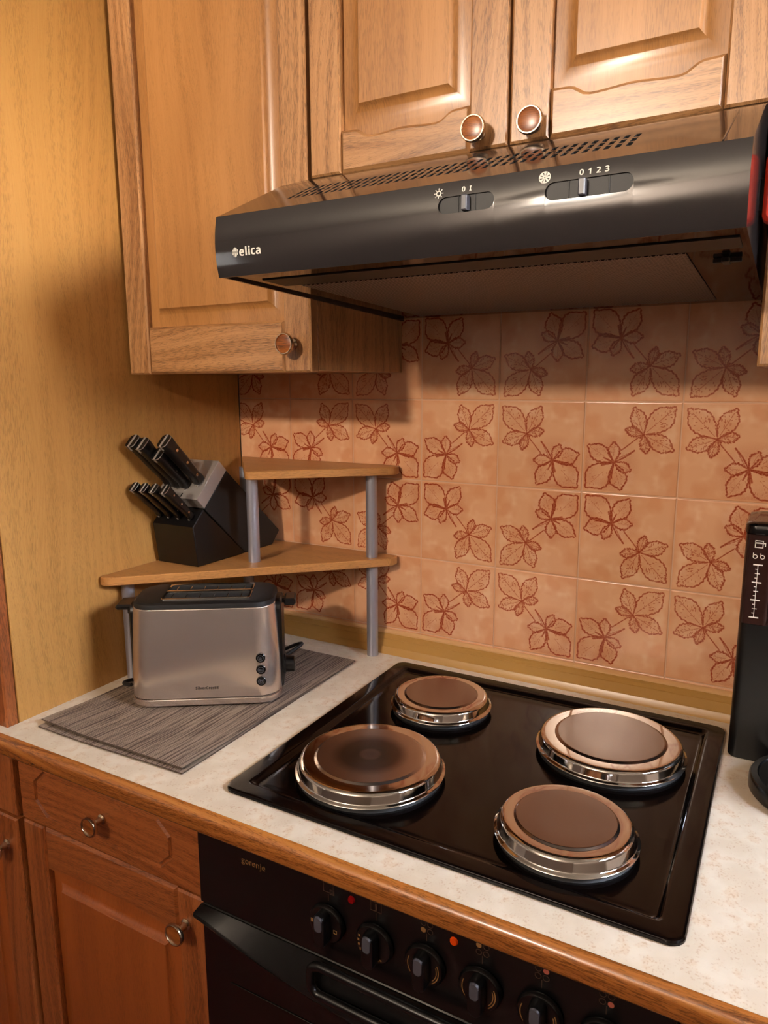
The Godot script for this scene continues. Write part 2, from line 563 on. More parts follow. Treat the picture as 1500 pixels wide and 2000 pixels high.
	M.mat.normal_scale = 0.6
	M.mat_edge = std(Color(0.30, 0.25, 0.21), 0.85)
	M.plaster = std(Color(0.60, 0.57, 0.55), 0.9)
	M.ceiling = std(Color(0.68, 0.66, 0.63), 0.9)
	M.floor = std(Color(0.36, 0.115, 0.06), 0.5)
	M.frame = std(Color(0.88, 0.87, 0.85), 0.4)
	M.glass = std(Color(1, 1, 1, 0.05), 0.0)
	M.glass.transparency = BaseMaterial3D.TRANSPARENCY_ALPHA
	M.jug = std(Color(0.85, 0.88, 0.88, 0.05), 0.02)
	M.jug.transparency = BaseMaterial3D.TRANSPARENCY_ALPHA
	M.lamp = std(Color(1, 0.96, 0.9), 0.5)
	M.lamp.emission_enabled = true
	M.lamp.emission = Color(1.0, 0.86, 0.70)
	M.lamp.emission_energy_multiplier = 3.0

# ------------------------------------------------------------------ recurring pieces
func xf_z(at: Vector3) -> Transform3D:      # lathe axis y -> +z
	return Transform3D(Basis(Vector3(1, 0, 0), PI / 2), at)

func knob(parent: Node3D, at: Vector3, r := 0.0165) -> void:   # at = where its neck meets the wood; it points along +z
	var s := r / 0.0165
	var mb := MB.new()
	mb.lathe([Vector2(0, 0), Vector2(0.0085 * s, 0), Vector2(0.0085 * s, 0.002), Vector2(0.0055 * s, 0.004), Vector2(0.005 * s, 0.013), Vector2(0.008 * s, 0.017), Vector2(0.0148 * s, 0.0195), Vector2(r, 0.0215), Vector2(r, 0.0245), Vector2(0.0155 * s, 0.0265), Vector2(0.0142 * s, 0.0265), Vector2(0.0134 * s, 0.0245)], xf_z(at), 28)
	var mi := part(parent, "knob", mb, M.brass, 1, 40.0, "round metal-rimmed knob with a wooden inlay")
	var w := MB.new()
	w.lathe([Vector2(0.0136 * s, 0.0235), Vector2(0.0134 * s, 0.0245), Vector2(0.009 * s, 0.0256), Vector2(0, 0.026)], xf_z(at), 28)
	mesh_of(w, M.inlay, org[parent], 0, 50.0, Vector2.INF, mi.mesh)

func door(parent: Node3D, x0: float, x1: float, y0: float, y1: float, z0: float, z1: float, sw: float, rail_b: float, rail_t: float, curve: float, kn: Vector2, low := false) -> MeshInstance3D:
	# the door is its raised panel; stiles, rails and knob are its pieces
	var ox0 := x0 + sw
	var ox1 := x1 - sw
	var oy0 := y0 + rail_b
	var oy1 := y1 - rail_t
	var mb := MB.new()
	var zb := z1 - 0.0122
	var rect := func(i: float) -> PackedVector2Array:
		return PackedVector2Array([Vector2(ox0 + i, oy0 + i), Vector2(ox1 - i, oy0 + i), Vector2(ox1 - i, oy1 - i), Vector2(ox0 + i, oy1 - i)])
	mb.stack([rect.call(-0.012), rect.call(-0.012), rect.call(0.0), rect.call(0.008), rect.call(0.015), rect.call(0.021), rect.call(0.0255), rect.call(0.0285), rect.call(0.030), rect.call(0.0308)], [z0 + 0.003, zb, zb, zb + 0.0005, zb + 0.0014, zb + 0.0029, zb + 0.0050, zb + 0.0078, zb + 0.0104, zb + 0.0110])
	var d := part(parent, "door", mb, M.field_shaded if low else M.field, 1, 28.0)
	for s in 2:
		var a := x0 if s == 0 else ox1
		var e := ox0 if s == 0 else x1
		var m := MB.new()
		m.prism(PackedVector2Array([Vector2(a, y0), Vector2(e, y0), Vector2(e, y1), Vector2(a, y1)]), z0, z1, Transform3D(), 0.0028)
		part(d, "stile", m, M.oak_shaded if low else M.oak, 1)
	for s in 2:
		var m := MB.new()
		var p := PackedVector2Array()
		var g := 0.0006
		if s == 0:
			p.append(Vector2(ox0 + g, y0)); p.append(Vector2(ox1 - g, y0)); p.append(Vector2(ox1 - g, oy0))
			if curve > 0.0:
				var L := ox1 - ox0
				for k in 25:
					var t := 1.0 - (0.12 + 0.76 * k / 24.0)
					var e := minf(t - 0.12, 0.88 - t) / 0.76
					p.append(Vector2(ox0 + L * t, oy0 - curve * smoothstep(0.0, 0.16, e) * (1.0 - 0.25 * smoothstep(0.2, 0.5, e)) - 0.001))
			p.append(Vector2(ox0 + g, oy0))
		else:
			p.append(Vector2(ox0 + g, oy1))
			if curve < 0.0:
				for k in 13:
					var t := k / 12.0
					p.append(Vector2(lerpf(ox0 + 0.02, ox1 - 0.02, t), oy1 - curve * sin(PI * t)))
			p.append(Vector2(ox1 - g, oy1)); p.append(Vector2(ox1 - g, y1)); p.append(Vector2(ox0 + g, y1))
		m.prism(p, z0, z1 - 0.0004, Transform3D(), 0.0042)
		part(d, "rail", m, M.oak_shaded if low else M.oak, 0)
	knob(d, Vector3(kn.x, kn.y, z1))
	return d

# ------------------------------------------------------------------ the scene
func _ready() -> void:
	rng.seed = 20
	# camera
	var cam := Camera3D.new()
	cam.name = "camera"
	cam.fov = rad_to_deg(2.0 * atan(1000.0 / 1408.35))
	cam.position = Vector3(1.0481, 0.5388 + CT, 1.2301)
	cam.rotation = Vector3(-0.1767, 0.5101, -0.0038)
	cam.near = 0.02
	add_child(cam)
	# sky, exposure
	var we := WorldEnvironment.new()
	we.name = "environment"
	var env := Environment.new()
	env.background_mode = Environment.BG_SKY
	var sky := Sky.new()
	var sm := ProceduralSkyMaterial.new()
	sm.sky_top_color = Color(0.80, 0.84, 0.92)
	sm.sky_horizon_color = Color(1.0, 0.93, 0.82)
	sm.ground_bottom_color = Color(0.40, 0.40, 0.38)
	sm.ground_horizon_color = Color(0.60, 0.62, 0.62)
	sm.sky_energy_multiplier = 1.0
	sky.sky_material = sm
	env.sky = sky
	env.background_energy_multiplier = 190.0
	env.tonemap_mode = Environment.TONE_MAPPER_LINEAR
	env.tonemap_exposure = 0.80
	env.sdfgi_enabled = true
	env.ssao_enabled = true
	env.ssil_enabled = true
	we.environment = env
	add_child(we)
	materials()
	rng.seed = 99
	room()
	tiled_wall()
	pantry()
	wall_cabinets()
	worktop()
	base_units()
	oven()
	hood()
	hob()
	corner_shelf()
	placemats()
	toaster()
	knives()
	coffee_maker()
	red_holder()
	ceiling_lamp()

const RX0 := -2.2
const RX1 := 2.3
const RZ1 := 3.3
const RY1 := 1.62
func room() -> void:
	var mb := MB.new()
	mb.box(Vector3(RX0 - 0.15, -CT - 0.15, -0.15), Vector3(RX1 + 0.15, -CT, RZ1 + 0.15), 0.001)
	struct("floor", mb, M.floor)
	mb = MB.new()
	mb.box(Vector3(RX0 - 0.15, RY1, -0.15), Vector3(RX1 + 0.15, RY1 + 0.15, RZ1 + 0.15), 0.001)
	struct("ceiling", mb, M.ceiling)
	mb = MB.new()
	mb.box(Vector3(RX0 - 0.15, -CT, 0), Vector3(RX0, RY1, RZ1), 0.001)
	struct("wall_left", mb, M.plaster)
	# right wall with a window opening, seen only in reflections
	holed_wall("wall_right", false, RX1, 0.0, RZ1, 0.12, 0.92, 0.80, 1.32, "window_1")
	holed_wall("wall_front", true, RZ1, RX0 - 0.15, RX1 + 0.15, -2.15, -1.90, 0.25, 1.05, "window_2")

func holed_wall(called: String, across_z: bool, at: float, a0: float, a1: float, w0: float, w1: float, y0: float, y1: float, win: String) -> void:
	var put := func(mb: MB, p0: float, p1: float, q0: float, q1: float, d0: float, d1: float) -> void:
		if across_z: mb.box(Vector3(p0, q0, at + d0), Vector3(p1, q1, at + d1), 0.001)
		else: mb.box(Vector3(at + d0, q0, p0), Vector3(at + d1, q1, p1), 0.001)
	var mb := MB.new()
	put.call(mb, a0, w0, -CT, RY1, 0.0, 0.15)
	put.call(mb, w1, a1, -CT, RY1, 0.0, 0.15)
	put.call(mb, w0, w1, -CT, y0, 0.0, 0.15)
	put.call(mb, w0, w1, y1, RY1, 0.0, 0.15)
	struct(called, mb, M.plaster)
	mb = MB.new()
	var f := 0.055
	put.call(mb, w0, w1, y0, y0 + f, 0.04, 0.1)
	put.call(mb, w0, w1, y1 - f, y1, 0.04, 0.1)
	put.call(mb, w0, w0 + f, y0 + f, y1 - f, 0.04, 0.1)
	put.call(mb, w1 - f, w1, y0 + f, y1 - f, 0.04, 0.1)
	var c := (w0 + w1) / 2
	put.call(mb, c - 0.04, c + 0.04, y0 + f, y1 - f, 0.045, 0.095)
	var w := struct(win, mb, M.frame)
	for k in 2:
		var g := MB.new()
		put.call(g, (w0 + f) if k == 0 else (c + 0.04), (c - 0.04) if k == 0 else (w1 - f), y0 + f, y1 - f, 0.068, 0.072)
		part(w, "pane", g, M.glass)

const TP := 0.1527
const TOX := -0.0163
const TOY := 0.5079
func tiled_wall() -> void:
	var mb := MB.new()
	mb.box(Vector3(RX0 - 0.15, -CT, -0.15), Vector3(RX1 + 0.15, RY1, -0.008), 0.001)
	var wall := struct("wall_back", mb, M.plaster)
	mb = MB.new()
	mb.box(Vector3(0.0, -0.02, -0.008), Vector3(1.82, 0.86, -0.0016), 0.0002)
	part(wall, "grout", mb, M.grout)
	var made := {}
	for j in range(-1, 4):
		for i in range(0, 12):
			var left := i % 2 == 1
			var bottom := posmod(j, 2) == 0
			var rot := 0 if left and bottom else (1 if bottom else (2 if not left else 3))
			var g := 0.0011
			var lo := Vector2(TOX + i * TP + g, TOY - (j + 1) * TP + g)
			var hi := Vector2(TOX + (i + 1) * TP - g, TOY - j * TP - g)
			var a := Vector2(maxf(lo.x, 0.001), maxf(lo.y, -0.018))
			var e := Vector2(minf(hi.x, 1.82), hi.y)
			var var_ := rng.randi() % 4
			var key := [rot, var_, a != lo or e != hi, i if a != lo or e != hi else 0, j if a != lo or e != hi else 0]
			if not made.has(key):
				var m := MB.new()
				var S := hi - lo
				var U := func(p: Vector2) -> Vector2:
					var q := (p - lo) / S - Vector2(0.5, 0.5)
					for k in rot: q = Vector2(q.y, -q.x)      # undo the turn
					return Vector2(q.x + 0.5, 0.5 - q.y)
				var face := func(p: Array, q: Array) -> void:   # p: four (Vector2), q: four heights
					var v := []
					for k in 4: v.append(Vector3(p[k].x - a.x, p[k].y - a.y, q[k]))
					m.quv(v[0], v[1], v[2], v[3], U.call(p[0]), U.call(p[1]), U.call(p[2]), U.call(p[3]))
				var c := 0.0016
				var o4 := [a, Vector2(e.x, a.y), e, Vector2(a.x, e.y)]
				var i4 := [a + Vector2(c, c), Vector2(e.x - c, a.y + c), e - Vector2(c, c), Vector2(a.x + c, e.y - c)]
				face.call(i4, [0.0, 0.0, 0.0, 0.0])
				for k in 4:
					var l := (k + 1) % 4
					face.call([o4[k], o4[l], i4[l], i4[k]], [-0.0009, -0.0009, 0.0, 0.0])
					face.call([o4[k], o4[l], o4[l], o4[k]], [-0.006, -0.006, -0.0009, -0.0009])
				made[key] = mesh_of(m, M.tiles[var_], Vector3.ZERO, 1, 35.0)
			var mi := MeshInstance3D.new()
			mi.mesh = made[key]
			mi.name = numbered(wall, "tile")
			wall.add_child(mi)
			mi.position = Vector3(a.x, a.y, rng.randf_range(-0.0003, 0.0003))
			mi.rotation = Vector3(rng.randf_range(-0.002, 0.002), rng.randf_range(-0.002, 0.002), 0)
	# plastic strip along the back of the worktop
	mb = MB.new()
	var X := Transform3D(Basis(Vector3(0, 0, -1), Vector3(0, 1, 0), Vector3(1, 0, 0)), Vector3(0, 0, 0))   # outline (z mirrored, y) along x
	mb.prism(PackedVector2Array([Vector2(-0.0008, 0.0), Vector2(-0.0008, 0.040), Vector2(-0.006, 0.040), Vector2(-0.010, 0.036), Vector2(-0.0105, 0.030), Vector2(-0.0125, 0.029), Vector2(-0.015, 0.014), Vector2(-0.0165, 0.013), Vector2(-0.020, 0.004), Vector2(-0.021, 0.0)]), 0.001, 1.82, X)
	var tr := struct("trim_1", mb, M.strip)
	mb = MB.new()
	mb.prism(PackedVector2Array([Vector2(-0.0008, 0.040), Vector2(-0.0008, 0.0465), Vector2(-0.004, 0.0465), Vector2(-0.0085, 0.043), Vector2(-0.0085, 0.040)]), 0.001, 1.82, X)
	part(tr, "lip", mb, M.strip_lip)

func pantry() -> void:
	var t := thing("pantry_cabinet", "tall cabinet with a yellowish oak side panel, at the left of the worktop", "cabinet", Vector3(-0.3, -CT, 0.28))
	var mb := MB.new()
	mb.box(Vector3(-0.016, -CT, 0.0), Vector3(-0.0005, 1.30, 0.567), 0.0008)
	part(t, "side_panel", mb, M.side, 1, 40.0, "smooth yellow-brown oak veneer side panel", Vector2(0.02, 0.1 - CT))
	mb = MB.new()
	mb.box(Vector3(-0.60, -CT + 0.1, 0.001), Vector3(-0.0162, 1.299, 0.560), 0.001)
	mb.box(Vector3(-0.60, -CT, 0.03), Vector3(-0.0162, -CT + 0.1, 0.52), 0.001)
	part(t, "body", mb, M.dark_wood)
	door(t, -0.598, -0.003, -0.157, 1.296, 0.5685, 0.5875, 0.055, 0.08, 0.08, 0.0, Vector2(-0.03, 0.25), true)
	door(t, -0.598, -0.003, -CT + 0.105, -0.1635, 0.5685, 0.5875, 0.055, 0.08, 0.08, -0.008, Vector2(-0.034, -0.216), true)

func wall_cabinets() -> void:
	var t := thing("wall_cabinet", "narrow wall cabinet with one oak door beside the tall side panel", "cabinet", Vector3(0.2, 0.556, 0.15), 0, "oak wall cabinets")
	var mb := MB.new()
	mb.box(Vector3(0.0045, 0.558, 0.001), Vector3(0.4005, 1.30, 0.2795), 0.001)
	part(t, "body", mb, M.oak, 1, 40.0, "plain veneered carcass with a dark red-brown side")
	door(t, 0.0055, 0.4005, 0.556, 1.298, 0.281, 0.300, 0.050, 0.080, 0.08, 0.0, Vector2(0.368, 0.5985))
	t = thing("wall_cabinet", "wide wall cabinet with two oak doors above the extractor hood", "cabinet", Vector3(0.705, 0.8348, 0.15), 0, "oak wall cabinets")
	mb = MB.new()
	mb.box(Vector3(0.4035, 0.8360, 0.001), Vector3(1.0065, 1.30, 0.2795), 0.001)
	part(t, "body", mb, M.oak)
	door(t, 0.4065, 0.7075, 0.8348, 1.298, 0.281, 0.300, 0.052, 0.0565, 0.075, 0.011, Vector2(0.6705, 0.8535))
	door(t, 0.7105, 1.0065, 0.8348, 1.298, 0.281, 0.300, 0.050, 0.0565, 0.075, 0.011, Vector2(0.7440, 0.8510))
	t = thing("wall_cabinet", "wall cabinet with an oak door at the photo's right edge, right of the hood", "cabinet", Vector3(1.31, 0.556, 0.15), 0, "oak wall cabinets")
	mb = MB.new()
	mb.box(Vector3(1.0105, 0.558, 0.001), Vector3(1.61, 1.30, 0.2795), 0.001)
	part(t, "body", mb, M.oak)
	door(t, 1.0105, 1.3090, 0.556, 1.298, 0.281, 0.300, 0.050, 0.080, 0.075, 0.0, Vector2(1.276, 0.60))
	door(t, 1.3115, 1.610, 0.556, 1.298, 0.281, 0.300, 0.050, 0.080, 0.075, 0.0, Vector2(1.345, 0.60))

func worktop() -> void:
	var t := thing("worktop", "beige speckled laminate worktop with a rounded oak front edge", "worktop", Vector3(0.9, -0.031, 0.3))
	var mb := MB.new()
	var dn := Transform3D(Basis(Vector3(1, 0, 0), Vector3(0, 0, -1), Vector3(0, 1, 0)), Vector3.ZERO)   # outline (x, -z) standing up along y
	mb.prism(PackedVector2Array([Vector2(0.0, -0.0), Vector2(0.0, -0.5885), Vector2(-0.021, -0.5885), Vector2(-0.021, -0.6035), Vector2(1.82, -0.6035), Vector2(1.82, -0.0)]), -0.0300, 0.0, dn)
	part(t, "top", mb, M.laminate, 2, 40.0, "", Vector2(0.13, 0.3))
	mb = MB.new()
	var X := Transform3D(Basis(Vector3(0, 0, -1), Vector3(0, 1, 0), Vector3(1, 0, 0)), Vector3.ZERO)
	mb.prism(PackedVector2Array([Vector2(-0.6036, -0.0310), Vector2(-0.6095, -0.0310), Vector2(-0.6130, -0.0295), Vector2(-0.6152, -0.0255), Vector2(-0.6162, -0.0180), Vector2(-0.6158, -0.010), Vector2(-0.6135, -0.005), Vector2(-0.6095, -0.0012), Vector2(-0.6036, -0.0002)]), -0.021, 1.82, X)
	part(t, "front_edge", mb, M.nosing, 0, 40.0, "rounded oak edge strip with dark grain streaks")

func base_units() -> void:
	var t := thing("base_cabinet", "narrow oak base cabinet with one drawer over a door, left of the oven", "cabinet", Vector3(0.2, -CT, 0.29), 0, "oak base cabinets")
	var mb := MB.new()
	mb.box(Vector3(0.001, -CT + 0.1, 0.02), Vector3(0.3975, -0.0305, 0.559), 0.001)
	mb.box(Vector3(0.001, -CT, 0.03), Vector3(0.3975, -CT + 0.1, 0.52), 0.001)
	part(t, "body", mb, M.dark_wood)
	# drawer front with an elongated octagon groove
	var z1 := 0.580
	var y0 := -0.1600
	var y1 := -0.0325
	mb = MB.new()
	var R := PackedVector2Array([Vector2(0.002, y0), Vector2(0.397, y0), Vector2(0.397, y1), Vector2(0.002, y1)])
	var Ri := MB.inset(R, 0.0025)
	mb.cap(R, 0.561, Transform3D(), false)
	mb.ring(R, 0.561, R, z1 - 0.0025, Transform3D())
	mb.ring(R, z1 - 0.0025, Ri, z1, Transform3D())
	var O := PackedVector2Array([Vector2(0.066, -0.1425), Vector2(0.316, -0.1425), Vector2(0.342, -0.119), Vector2(0.342, -0.085), Vector2(0.316, -0.0615), Vector2(0.066, -0.0615), Vector2(0.040, -0.085), Vector2(0.040, -0.119)])
	var owner := [0, 1, 1, 2, 2, 3, 3, 0]
	for k in 8:
		var l := (k + 1) % 8
		var a := Vector3(O[k].x, O[k].y, z1)
		var b := Vector3(O[l].x, O[l].y, z1)
		var ra := Vector3(Ri[owner[k]].x, Ri[owner[k]].y, z1)
		var rb := Vector3(Ri[owner[l]].x, Ri[owner[l]].y, z1)
		mb.qo([a, b, ra], Vector3(0, 0, 1))
		if owner[k] != owner[l]: mb.qo([b, ra, rb], Vector3(0, 0, 1))
	var O1 := MB.inset(O, 0.0022)
	var O2 := MB.inset(O, 0.0045)
	var O3 := MB.inset(O, 0.0075)
	mb.ring(O, z1, O1, z1 - 0.0042, Transform3D())
	mb.ring(O1, z1 - 0.0042, O2, z1 - 0.0042, Transform3D())
	mb.ring(O2, z1 - 0.0042, O3, z1 - 0.0002, Transform3D())
	mb.cap(O3, z1 - 0.0002, Transform3D(), true)
	var d := part(t, "drawer", mb, M.oak_shaded, 0, 20.0, "drawer front with a long octagonal groove")
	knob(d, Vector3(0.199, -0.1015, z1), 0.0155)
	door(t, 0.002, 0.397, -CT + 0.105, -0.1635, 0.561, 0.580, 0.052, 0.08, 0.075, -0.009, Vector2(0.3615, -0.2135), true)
	t = thing("base_cabinet", "oak base cabinet right of the oven, only its top corner in view", "cabinet", Vector3(1.41, -CT, 0.29), 0, "oak base cabinets")
	mb = MB.new()
	mb.box(Vector3(1.004, -CT + 0.1, 0.02), Vector3(1.81, -0.0305, 0.559), 0.001)
	mb.box(Vector3(1.004, -CT, 0.03), Vector3(1.81, -CT + 0.1, 0.52), 0.001)
	part(t, "body", mb, M.dark_wood)
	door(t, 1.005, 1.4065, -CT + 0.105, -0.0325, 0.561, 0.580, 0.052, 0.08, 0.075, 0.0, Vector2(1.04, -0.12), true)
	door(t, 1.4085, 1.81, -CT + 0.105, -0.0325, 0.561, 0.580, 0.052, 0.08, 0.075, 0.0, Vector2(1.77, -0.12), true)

func rect_frame(mb: MB, x0: float, x1: float, y0: float, y1: float, z: float, w: float) -> void:
	var e := 0.0003
	mb.box(Vector3(x0, y0, z), Vector3(x1, y0 + w, z + e), 0.00005)
	mb.box(Vector3(x0, y1 - w, z), Vector3(x1, y1, z + e), 0.00005)
	mb.box(Vector3(x0, y0 + w, z), Vector3(x0 + w, y1 - w, z + e), 0.00005)
	mb.box(Vector3(x1 - w, y0 + w, z), Vector3(x1, y1 - w, z + e), 0.00005)

func oven() -> void:
	var t := thing("oven", "black built-in oven with six rotary knobs under the worktop", "oven", Vector3(0.7, -CT + 0.1, 0.3))
	var mb := MB.new()
	mb.box(Vector3(0.401, -CT + 0.1, 0.02), Vector3(1.001, -0.0308, 0.566), 0.002)
	part(t, "body", mb, M.matte_black)
	var z1 := 0.590
	mb = MB.new()
	mb.box(Vector3(0.4005, -0.1555, 0.567), Vector3(1.0015, -0.0315, z1), 0.002)
	var panel := part(t, "control_panel", mb, M.black)
	letters(panel, "lettering", "gorenje", Vector3(0.4965, -0.0655, z1), 0.0075, Basis(), M.gold_ink, false, 1.1)
	var kx := [0.6115, 0.6775, 0.7425, 0.8085, 0.8735, 0.9385]
	var ky := -0.1005
	for k in 6:
		# icons above
		mb = MB.new()
		var ix: float = kx[k] + 0.000
		var iy := ky + 0.0435
		mb.box(Vector3(ix - 0.0004, ky + 0.0265, z1), Vector3(ix + 0.0004, ky + 0.0355, z1 + 0.0003), 0.00005)
		var icon: MeshInstance3D
		if k < 2:
			rect_frame(mb, ix - 0.0075, ix + 0.0075, iy - 0.006, iy + 0.007, z1, 0.0009)
			if k == 1: mb.box(Vector3(ix - 0.0010, iy - 0.006, z1), Vector3(ix + 0.0010, iy + 0.004, z1 + 0.0003), 0.00005)
			else: rect_frame(mb, ix + 0.002, ix + 0.0085, iy - 0.0075, iy - 0.001, z1, 0.0009)
			icon = part(panel, "icon", mb, M.dim_ink)
		else:
			for q in 4:
				var px := ix + (-0.0042 if q % 2 == 0 else 0.0042)
				var py := iy + (0.0042 if q < 2 else -0.0042)
				mb.lathe([Vector2(0.0036, 0), Vector2(0.0036, 0.0003), Vector2(0.0028, 0.0003), Vector2(0.0028, 0)], xf_z(Vector3(px, py, z1)), 16)
			icon = part(panel, "icon", mb, M.dim_ink)
			var on: int = [0, 0, 2, 0, 1, 3][k]
			var dot := MB.new()
			dot.lathe([Vector2(0.0030, 0), Vector2(0.0030, 0.0004), Vector2(0, 0.0004)], xf_z(Vector3(ix + (-0.0042 if on % 2 == 0 else 0.0042), iy + (0.0042 if on < 2 else -0.0042), z1)), 16)
			mesh_of(dot, M.pink_ink if k > 3 else M.gold_ink, org[panel], 1, 40.0, Vector2.INF, icon.mesh)
		# the knob: skirt, grip bar, pointer, print
		var at := Vector3(kx[k], ky, z1)
		mb = MB.new()
		mb.lathe([Vector2(0, 0.0005), Vector2(0.0225, 0.0005), Vector2(0.0245, 0.003), Vector2(0.0245, 0.0055), Vector2(0.0225, 0.0085), Vector2(0.020, 0.0092), Vector2(0, 0.0095)], xf_z(at), 40)
		var grip := outline(0, 0, 0.0085, 0.0220, 0.0084, 6)
		var gx := Transform3D(Basis(), at)
		mb.stack([grip, grip, MB.inset(grip, 0.0012), MB.inset(grip, 0.0032)], [0.009, 0.019, 0.0225, 0.0235], gx, false, true)
		var kn := part(t, "knob", mb, M.black, 1, 40.0)
		var pp := MB.new()
		var tip := outline(0, 0.0110, 0.0058, 0.0105, 0.0056, 6)
		pp.stack([tip, MB.inset(tip, 0.001)], [0.0225, 0.0246], gx, false, true)
		part(kn, "pointer", pp, M.grey)
		pp = MB.new()
		if k == 0:
			rect_frame(pp, at.x + 0.0125, at.x + 0.0175, at.y - 0.006, at.y - 0.001, at.z + 0.0093, 0.0009)
			rect_frame(pp, at.x - 0.001, at.x + 0.0035, at.y - 0.0235, at.y - 0.0195, at.z + 0.0088, 0.0008)
			pp.box(Vector3(at.x - 0.020, at.y - 0.002, at.z + 0.0090), Vector3(at.x - 0.0165, at.y + 0.003, at.z + 0.0094), 0.0001)
		elif k == 1:
			for q in 4:
				var an := PI * (0.88 + 0.10 * q)
				pp.box(Vector3(at.x + cos(an) * 0.0187 - 0.0014, at.y + sin(an) * 0.0187 - 0.0014, at.z + 0.0090), Vector3(at.x + cos(an) * 0.0187 + 0.0014, at.y + sin(an) * 0.0187 + 0.0014, at.z + 0.0096), 0.0001)
			for q in 4:
				var an := PI * (1.53 + 0.055 * q)
				pp.box(Vector3(at.x + cos(an) * 0.0187 - 0.0014, at.y + sin(an) * 0.0187 - 0.0010, at.z + 0.0090), Vector3(at.x + cos(an) * 0.0187 + 0.0014, at.y + sin(an) * 0.0187 + 0.0010, at.z + 0.0096), 0.0001)
		else:
			for band in [[0.0190, -0.30, 0.15, 0.0006], [0.0190, 0.85, 1.20, 0.0005], [0.0165, -0.26, 0.12, 0.0005]]:
				for q in 10:
					var a0: float = PI * (lerpf(band[1], band[2], q / 10.0))
					var a1: float = PI * (lerpf(band[1], band[2], (q + 1) / 10.0))
					var r0: float = band[0] - band[3]
					var r1: float = band[0] + band[3]
					var P := func(r: float, a: float) -> Vector3: return at + Vector3(r * cos(a), r * sin(a), 0.0097)
					pp.qo([P.call(r0, a0), P.call(r1, a0), P.call(r1, a1), P.call(r0, a1)], Vector3(0, 0, 1))
		part(kn, "dial_print", pp, M.gold_ink).set_meta("kind", "stuff")
	for q in [[0.6445, -0.0595, "red", "red indicator light"], [0.7755, -0.0600, "orange", "orange indicator light"]]:
		mb = MB.new()
		mb.lathe([Vector2(0, 0), Vector2(0.0048, 0), Vector2(0.0048, 0.001), Vector2(0.0038, 0.0026), Vector2(0, 0.0034)], xf_z(Vector3(q[0], q[1], z1)), 20)
		part(t, "indicator_light", mb, M.red_lens if q[2] == "red" else M.orange_lens, 1, 40.0, q[3])
	# door with a bowed visor that holds the grip
	mb = MB.new()
	mb.box(Vector3(0.401, -CT + 0.115, 0.567), Vector3(1.001, -0.1585, 0.588), 0.002)
	var dr := part(t, "door", mb, M.gloss_black)
	mb = MB.new()
	mb.box(Vector3(0.447, -0.60, 0.5881), Vector3(0.955, -0.262, 0.5892), 0.0004)
	part(dr, "window", mb, M.glass_dark)
	mb = MB.new()
	var q4 := []
	for k in 33:
		var x := lerpf(0.4015, 1.0005, k / 32.0)
		var ya := -0.166 - 0.046 * sin(PI * k / 32.0)
		q4.append([Vector3(x, -0.1590, 0.5895), Vector3(x, ya + 0.004, 0.6045), Vector3(x, ya, 0.6060), Vector3(x, ya - 0.0035, 0.6045), Vector3(x, ya - 0.004, 0.588), Vector3(x, -0.1590, 0.588)])
	for k in 32:
		for m in 6: mb.qo([q4[k][m], q4[k + 1][m], q4[k + 1][(m + 1) % 6], q4[k][(m + 1) % 6]], [Vector3(0, 0.3, 1), Vector3(0, 0.1, 1), Vector3(0, -0.3, 1), Vector3(0, -1, 0), Vector3(0, 0, -1), Vector3(0, 1, 0)][m])
	for e in [0, 32]:
		for m in range(1, 5): mb.qo([q4[e][0], q4[e][m], q4[e][m + 1]], Vector3(-1 if e == 0 else 1, 0, 0))
	var vis := part(dr, "visor", mb, M.black, 1, 30.0)
	mb = MB.new()
	var path := []
	for q in outline(0.7005, -0.171, 0.105, 0.020, 0.014, 6): path.append(Vector3(q.x, q.y, 0.609))
	mb.tube(path, 0.0055, 10, true)
	part(vis, "handle", mb, M.black)

